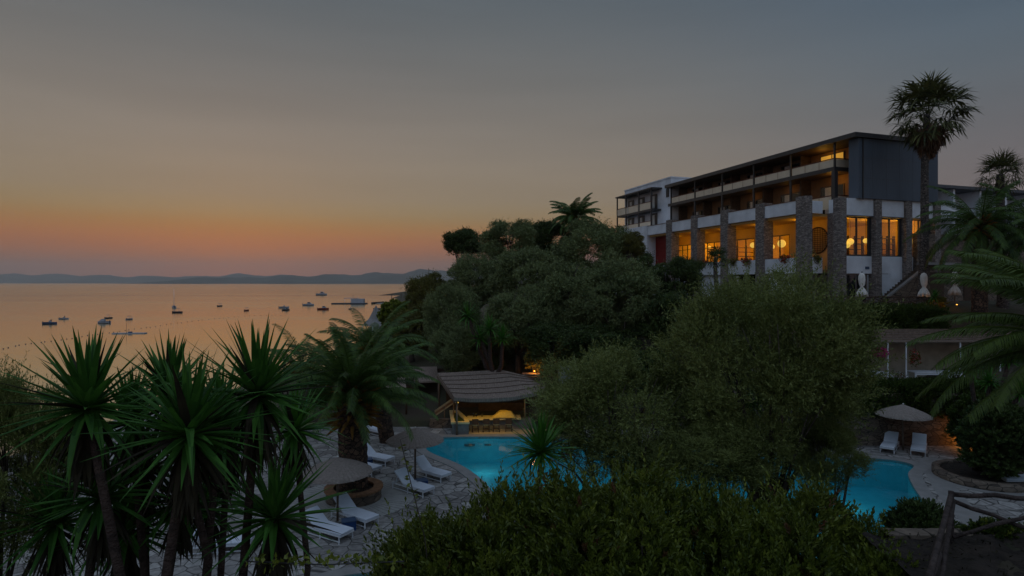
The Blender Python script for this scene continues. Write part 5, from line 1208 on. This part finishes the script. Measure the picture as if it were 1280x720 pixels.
# loose flowering sprig beside the left pool edge
sp = empty('tall_sprig', (-1.3, 9.8, 3.5), 0, 'thin arching leafy sprig rising in front of the parasol by the pool', 'plant')
sq = [Vector((0, 0, 0)), Vector((-.15, 0, 1.3)), Vector((-.38, 0, 2.2)), Vector((-.55, 0, 2.9)), Vector((-.42, 0, 2.95))]
mb = MB(); mb.tube(sq, [.012, .01, .008, .005, .003], 5); mb.build('stem', M['trunk'], sp)
P = []; 
for i in range(46):
    t_ = .35 + .62 * i / 46; s_ = t_ * 3; k_ = int(s_); P.append(tuple(sq[k_].lerp(sq[k_ + 1], s_ - k_)))
P = np.array(P); n_ = len(P)
obj('leaves', quads_mesh('sprig_leaves', rhomb(P, unit(g.normal(size=(n_, 3)) * np.array([1, .5, .4])), unit(g.normal(size=(n_, 3)) + np.array([0, 0, 1.])), g.uniform(.07, .13, n_), g.uniform(.035, .05, n_)), M['bushtip']), sp)

# ------------------------------------------------------------------ hanging flowers and flower boxes
def flowers(name, c, r, n_, mats, label, cat, group=None, squash=1.0, leaf=.10, seed=1, hook=True, bottom=0):
    g = np.random.default_rng(seed); d = unit(g.normal(size=(n_, 3))); P = d * (r * g.random((n_, 1)) ** .4) * np.array([1, 1, squash]); P[:, 2] -= bottom * g.random(n_) * r
    o = empty(name, c, 0, label, cat, group)
    obj('flowers', quads_mesh('petals', rhomb(P, unit(d + g.normal(size=(n_, 3)) * .6), unit(g.normal(size=(n_, 3))), np.full(n_, leaf), np.full(n_, leaf * .7)), mats, g.integers(0, len(mats), n_)), o)
    mb = MB(); mb.lathe([(.001, -r * .45), (r * .35, -r * .4), (r * .5, 0), (.001, 0)], (0, 0, 0), 12); mb.build('basket', M['wood'], o)
    if hook: mb = MB(); mb.tube([(0, 0, 0), (0, 0, hook if not isinstance(hook, bool) else .9)], .012, 5); mb.build('hanger', M['dark'], o)
    return o
flowers('hanging_basket', yh(1101, 441, 34.1), .38, 520, [M['magenta']], 'hanging basket of magenta flowers under the shelter roof', 'plant', 'hanging baskets under the shelter roof', .75, seed=2)
flowers('hanging_basket', yh(1144, 441, 34.1), .28, 300, [M['flowergreen'], M['flowergreen'], M['redpetal']], 'hanging basket of green leaves trailing red blooms', 'plant', 'hanging baskets under the shelter roof', .9, seed=3, bottom=2.2)
flowers('flowering_plant', yh(1123, 471, 33.6), .42, 260, [M['whitepetal'], M['hedge'], M['redleaf']], 'white flowers growing between the two white tables', 'plant', None, .6, seed=4, hook=False)
def tpx(px, b):
    C_ = BX + .3243 * BY + b * 1.0512; Y = F * C_ / (px - 400); return (Y - BY - b * .3085) / .9512
for i, (px, w_, drop, mm, lb) in enumerate(((916, 14, .5, [M['flowergreen']], 'trailing yellow-green plant in the second flower box from the small fan palm'), (933, 12, .7, [M['flowergreen'], M['redpetal']], 'trailing plant with red flowers left of the second widest pillar gap'),
        (980, 22, .25, [M['flowergreen'], M['redpetal']], 'long mound of yellow-green plants below the biggest lantern'), (879, 12, .4, [M['flowergreen'], M['redpetal']], 'flower box plants behind the small fan palm'), (852, 10, .3, [M['redpetal'], M['flowergreen']], 'reddish plants at the far end of the terrace parapet'),
        (1026, 6, 1.0, [M['flowergreen']], 'trailing plant spilling over the wall below the round lattice screen'))):
    if px == 1026: c = hw(1.3, -.05, 10.95)
    else: c = hw(.05, tpx(px, 0), 10.95)
    flowers('trailing_plant', c, .45 if px != 1026 else .3, 360, mm, lb, 'plant', 'plants on the hotel terrace parapet', .6, seed=20 + i, hook=False, bottom=drop, leaf=.12)

# ------------------------------------------------------------------ garden spotlights
def spot(loc, e, label, g_='small orange garden spotlights', r=.22, d=(0, -1, .6)):
    o = empty('garden_spotlight', loc, 0, label, 'lamp', g_)
    mb = MB(); mb.tube([(0, 0, -.25), (0, 0, 0)], .02, 6); mb.build('stake', M['dark'], o)
    mb = MB(); mb.lathe([(.05, 0), (.07, .10)], (0, 0, 0), 10); mb.build('housing', M['dark'], o)
    mb = MB(); mb.sphere((0, 0, .10), .05, 8, 6); mb.build('bulb', M['lampglow'], o)
    plamp('spotlight_beam', (loc[0], loc[1] - .05, loc[2] + .22), e, (1, .36, .04), r)
blob_shrub('lit_shrub', 668, 452, 7, 9, 41.2, 95, 160, .22, .45, M['warmleaf'], 'small shrub lit orange by the spotlight right of the bar roof', zb=2.0, rd=.4)
blob_shrub('lit_shrub', 1171, 381, 8, 5, 40.8, 96, 120, .16, .45, M['warmleaf'], 'small shrub lit orange below the tall palm', zb=7.2, rd=.3)
spot(yh(668, 466, 40.5), 45, 'orange spotlight lighting foliage to the right of the bar roof')
spot(yh(661, 446, 41.5), 7, 'fainter orange spotlight higher up to the right of the bar roof')
x_, y_ = gp(1207, 560); spot((x_, 32.1, .25), 22, 'orange spotlight against the stone wall right of the loungers')
spot(yh(1169, 388, 40.2), 8, 'pair-like orange spotlight in the hedge below the tall palm')
spot(yh(1196, 383, 40.2), 2, 'faint orange spotlight in the hedge right of the tall palm')
mb = MB(); mb.box(0, 2.6, 0, .3, 0, 1.5); o = mb.build('grey_garden_wall', M['coping']); o.location = (3.0, 38.6, 2.0); tag(o, 'pale garden wall half hidden behind the smaller front olive', 'wall')
mb = MB(); mb.box(0, 1.2, 0, .8, 0, .6); o = mb.build('low_plinth', M['stonewall']); o.location = (.7, 39.9, 2.2); tag(o, 'low stone plinth below the orange spotlight by the bar roof', 'wall')

# ------------------------------------------------------------------ boats, raft, platform, buoys, beach
def hull(mb, L_, Wd, H_, bow=.35):
    n_ = 13; vs = []; fs = []
    for i in range(n_):
        s = i / (n_ - 1); x = -L_ / 2 + L_ * s; wv = Wd / 2 * (1 - max(0, (s - (1 - bow)) / bow) ** 2.0) * (.86 + .14 * min(1, s * 3)); sh = H_ * (1 + .45 * max(0, s - .5) ** 1.5)
        for y, z in ((-wv, sh), (-wv * .88, H_ * .35), (-wv * .35, -.12 * H_), (wv * .35, -.12 * H_), (wv * .88, H_ * .35), (wv, sh)): vs.append((x, y, z))
    for i in range(n_ - 1):
        for k_ in range(5): fs.append((i * 6 + k_, (i + 1) * 6 + k_, (i + 1) * 6 + k_ + 1, i * 6 + k_ + 1))
        fs.append((i * 6 + 5, (i + 1) * 6 + 5, (i + 1) * 6, i * 6))
    fs.append((0, 1, 2, 3, 4, 5)); mb.add([(x, y, z) for x, y, z in vs], fs)
def boat(px, py, L_, kind, rz, label, hm='hullwhite', group='boats moored in the bay'):
    x, y = gp(px, py, SEA); o = empty({'sail': 'sailing_boat', 'canopy': 'canopied_boat', 'open': 'motor_boat', 'cabin': 'cabin_boat'}[kind], (x, y, SEA - .05), rz, label, 'boat', group)
    Wd = L_ * .34; H_ = L_ * .15
    mb = MB(); hull(mb, L_, Wd, H_); mb.build('hull', M[hm], o)
    mb = MB(); mb.box(-L_ * .42, L_ * .25, -Wd * .36, Wd * .36, H_ * 1.02, H_ * 1.10); mb.build('deck', M['hulldark'], o)
    if kind == 'open':
        mb = MB(); mb.box(-L_ * .05, L_ * .08, -Wd * .22, Wd * .22, H_ * 1.1, H_ * 1.9); mb.build('console', M['hullwhite'], o)
        mb = MB(); mb.box(L_ * .06, L_ * .09, -Wd * .2, Wd * .2, H_ * 1.9, H_ * 2.4); mb.build('windscreen', M['darkglass'], o)
    if kind == 'cabin':
        mb = MB(); mb.add([(-L_ * .1, -Wd * .3, H_ * 1.1), (L_ * .3, -Wd * .22, H_ * 1.2), (L_ * .3, Wd * .22, H_ * 1.2), (-L_ * .1, Wd * .3, H_ * 1.1), (-L_ * .08, -Wd * .26, H_ * 2.3), (L_ * .14, -Wd * .2, H_ * 2.2), (L_ * .14, Wd * .2, H_ * 2.2), (-L_ * .08, Wd * .26, H_ * 2.3)], [(0, 1, 5, 4), (1, 2, 6, 5), (2, 3, 7, 6), (3, 0, 4, 7), (4, 5, 6, 7)]); mb.build('cabin', M['hullwhite'], o)
        mb = MB(); mb.box(-L_ * .07, L_ * .15, -Wd * .27, -Wd * .25, H_ * 1.6, H_ * 2.1); mb.build('window', M['darkglass'], o)
    if kind == 'canopy':
        mb = MB(); mb.box(-L_ * .25, L_ * .18, -Wd * .4, Wd * .4, H_ * 3.0, H_ * 3.15); mb.build('canopy', M['hullblue'], o)
        for a in (-L_ * .23, L_ * .16):
            for b in (-1, 1): mb = MB(); mb.tube([(a, b * Wd * .36, H_), (a, b * Wd * .36, H_ * 3.0)], .04, 5); mb.build('canopy_pole', M['wmetal'], o)
    if kind == 'sail':
        mb = MB(); mb.tube([(L_ * .05, 0, H_), (L_ * .05, 0, L_ * 1.75)], [.11, .07], 6); mb.build('mast', M['wmetal'], o)
        mb = MB(); mb.tube([(L_ * .05, 0, H_ * 2.2), (-L_ * .35, 0, H_ * 2.3)], .12, 6); mb.build('boom', M['hullwhite'], o)
        mb = MB(); mb.box(-L_ * .1, L_ * .18, -Wd * .22, Wd * .22, H_ * 1.1, H_ * 1.7); mb.build('cabin', M['hullwhite'], o)
    mb = MB(); mb.box(-L_ * .53, -L_ * .49, -.12, .12, -.1, H_ * 1.5); mb.build('outboard_motor', M['hulldark'], o)
boat(62.5, 405, 4.3, 'open', .15, 'blue-hulled motor boat farthest left in the bay', 'hullblue')
boat(80, 399, 3.4, 'open', .1, 'small motor boat just right of the blue-hulled one')
boat(129.5, 404, 4.6, 'cabin', 3.0, 'cabin boat with pale superstructure, largest of the near boats')
boat(136, 398, 3.0, 'canopy', 1.2, 'canopied boat right behind the pale cabin boat', 'hulldark')
boat(162, 399.5, 3.0, 'canopy', 1.4, 'canopied boat alone above the long raft')
boat(217.5, 385, 6.0, 'sail', 2.2, 'small sailing boat with bare tall mast')
boat(222, 391, 4.4, 'canopy', .1, 'canopied motor boat below the sailing boat', 'hulldark')
boat(275, 383, 4.0, 'canopy', 1.35, 'narrow canopied boat seen end-on right of the sailing boat', 'hulldark')
boat(308.5, 388.5, 3.6, 'canopy', 1.45, 'small dark-red boat with an upright frame', 'hullred')
boat(355, 385, 5.2, 'open', .4, 'pale motor boat paired with a darker one', 'hullwhite')
boat(357.5, 388, 4.0, 'cabin', .9, 'darker boat tucked against the pale motor boat', 'hulldark')
boat(385.5, 382, 6.5, 'cabin', .2, 'cabin boat midway between the paired boats and the platform')
boat(404, 387, 5.6, 'cabin', .3, 'reddish-brown boat left of the floating platform', 'hullred')
boat(402, 369, 11.5, 'cabin', .1, 'distant boat farthest out in the bay')
boat(438, 386.5, 2.6, 'open', 1.3, 'tiny dinghy below the floating platform', 'hullred')
x, y = gp(162, 417, SEA); o = empty('floating_raft', (x, y, SEA), .10, 'long low raft with a thin mast in the bay', 'raft')
mb = MB(); mb.box(-4.2, 4.2, -.8, .8, -.1, .22); mb.build('pontoon', M['hullwhite'], o)
mb = MB(); mb.tube([(-.8, 0, .2), (-.8, 0, 2.9)], .04, 6); mb.build('mast', M['hulldark'], o)
mb = MB(); mb.box(-.3, .6, -.3, .3, .221, .55); mb.build('equipment_box', M['hullblue'], o)
x, y = gp(437, 380, SEA); o = empty('floating_platform', (x, y, SEA), 0, 'floating platform with pale flat-roofed hut near the jetty', 'platform')
mb = MB(); mb.box(-11, 11, -3, 3, -.2, .7); mb.build('pontoon', M['hulldark'], o)
mb = MB(); mb.box(1.5, 9.5, -2, 2, .7, 3.4); mb.build('hut', M['hullwhite'], o)
mb = MB(); mb.box(-3, 6, -2.2, 2.2, 3.7, 3.95); mb.build('roof', M['hullwhite'], o)
for a in (-2.6, 1.2): mb = MB(); mb.tube([(a, -1.8, .7), (a, -1.8, 3.7)], .12, 6); mb.build('post', M['wmetal'], o)
mb = MB(); mb.tube([(2.2, 0, 3.9), (2.2, 0, 6.6)], .08, 6); mb.build('mast', M['hulldark'], o)
# beach spits and jetties
def spit(pts, z, label, m_='sand', nm='jetty'):
    xy = [gp(px, py, SEA) for px, py in pts]; mb = MB(); k_ = len(xy)
    mb.add([(x, y, SEA - .5) for x, y in xy] + [(x, y, SEA + z) for x, y in xy], [(i, (i + 1) % k_, k_ + (i + 1) % k_, k_ + i) for i in range(k_)] + [tuple(range(k_, 2 * k_))])
    o = mb.build(nm, M[m_]); 
    return tag(o, label, 'jetty') if label else tag(o, kind='structure')
spit([(464, 379.3), (510, 377.5), (545, 377.5), (545, 384), (505, 386), (492, 382)], .35, None, nm='pebble_beach')
spit([(466, 389), (500, 386.6), (505, 386.5), (560, 390), (560, 400), (490, 395)], .35, None, nm='near_beach')
spit([(464, 380.2), (480, 378.8), (480, 378.2), (464, 379.4)], .9, 'thin dark jetty running out from the pebble beach', 'darkwood')
spit([(466.5, 389.4), (494, 386.9), (494, 386.0), (466.5, 387.2)], .9, 'darker low jetty nearer the palms', 'darkwood')
for px, py, h_, lb in ((489.5, 376, 5.5, 'thin post standing on the beach spit'), (501.5, 376.5, 6.0, 'taller post at the landward end of the beach spit')):
    x, y = gp(px, py, SEA); mb = MB(); mb.tube([(0, 0, -.5), (0, 0, h_)], .22, 6); o = mb.build('beach_post', M['darkwood']); o.location = (x, y, SEA); tag(o, lb, 'post', 'posts on the beach')
x, y = gp(478, 398, SEA); o = empty('beach_tent', (x, y, SEA + .3), 0, 'grey pointed canopy behind the date palm, near the beach', 'canopy')
z_ = CAMZ - (397 - 353) / F * 100; o.location = ((470 - 640) / F * 100, 100, 1.5)
mb = MB(); mb.lathe([(2.4, .2), (1.2, 1.4), (.05, 3.6)], (0, 0, 0), 4, False); mb.build('canopy', M['coping'], o)
for a in range(4): mb = MB(); mb.tube([(2.3 * math.cos(a * PI / 2), 2.3 * math.sin(a * PI / 2), -7), (2.3 * math.cos(a * PI / 2), 2.3 * math.sin(a * PI / 2), .2)], .06, 6); mb.build('post', M['wmetal'], o)
# swim-line buoys
mb = MB(); mb.sphere((0, 0, 0), .13, 8, 6); bme = mb.mesh('buoy', M['hulldark'])
line = [(5, 436), (22, 432), (43, 429), (68, 426), (92, 423), (118, 418), (142, 415.5), (165, 411.5), (190, 409), (215, 405), (240, 401.5), (265, 399), (295, 396), (325, 394.5), (352, 394)]
for i in range(54):
    f_ = i / 53; px = 5 + 347 * f_ + rng.uniform(-1.5, 1.5); py = np.interp(px, [p[0] for p in line], [p[1] for p in line]) + rng.uniform(-.4, .4)
    x, y = gp(px, py, SEA); o = bpy.data.objects.new('buoy', bme); COL.objects.link(o); o.location = (x, y, SEA + .04)
    tag(o, 'tiny dark buoy on the line strung across the bay', 'buoy', 'buoys of the swimming line')

# ------------------------------------------------------------------ haze (one even volume round the whole scene)
mb = MB(); mb.box(-12500, 12500, -400, 13000, SEA - 3.5, 420)
hm = bpy.data.materials.new('haze'); hm.use_nodes = True; n = hm.node_tree.nodes; l = hm.node_tree.links
n.remove(n['Principled BSDF']); pv = n.new('ShaderNodeVolumePrincipled'); pv.inputs['Color'].default_value = (1, .92, .86, 1); pv.inputs['Density'].default_value = .00006
l.new(pv.outputs[0], n['Material Output'].inputs['Volume'])
tag(mb.build('haze', hm), kind='stuff')
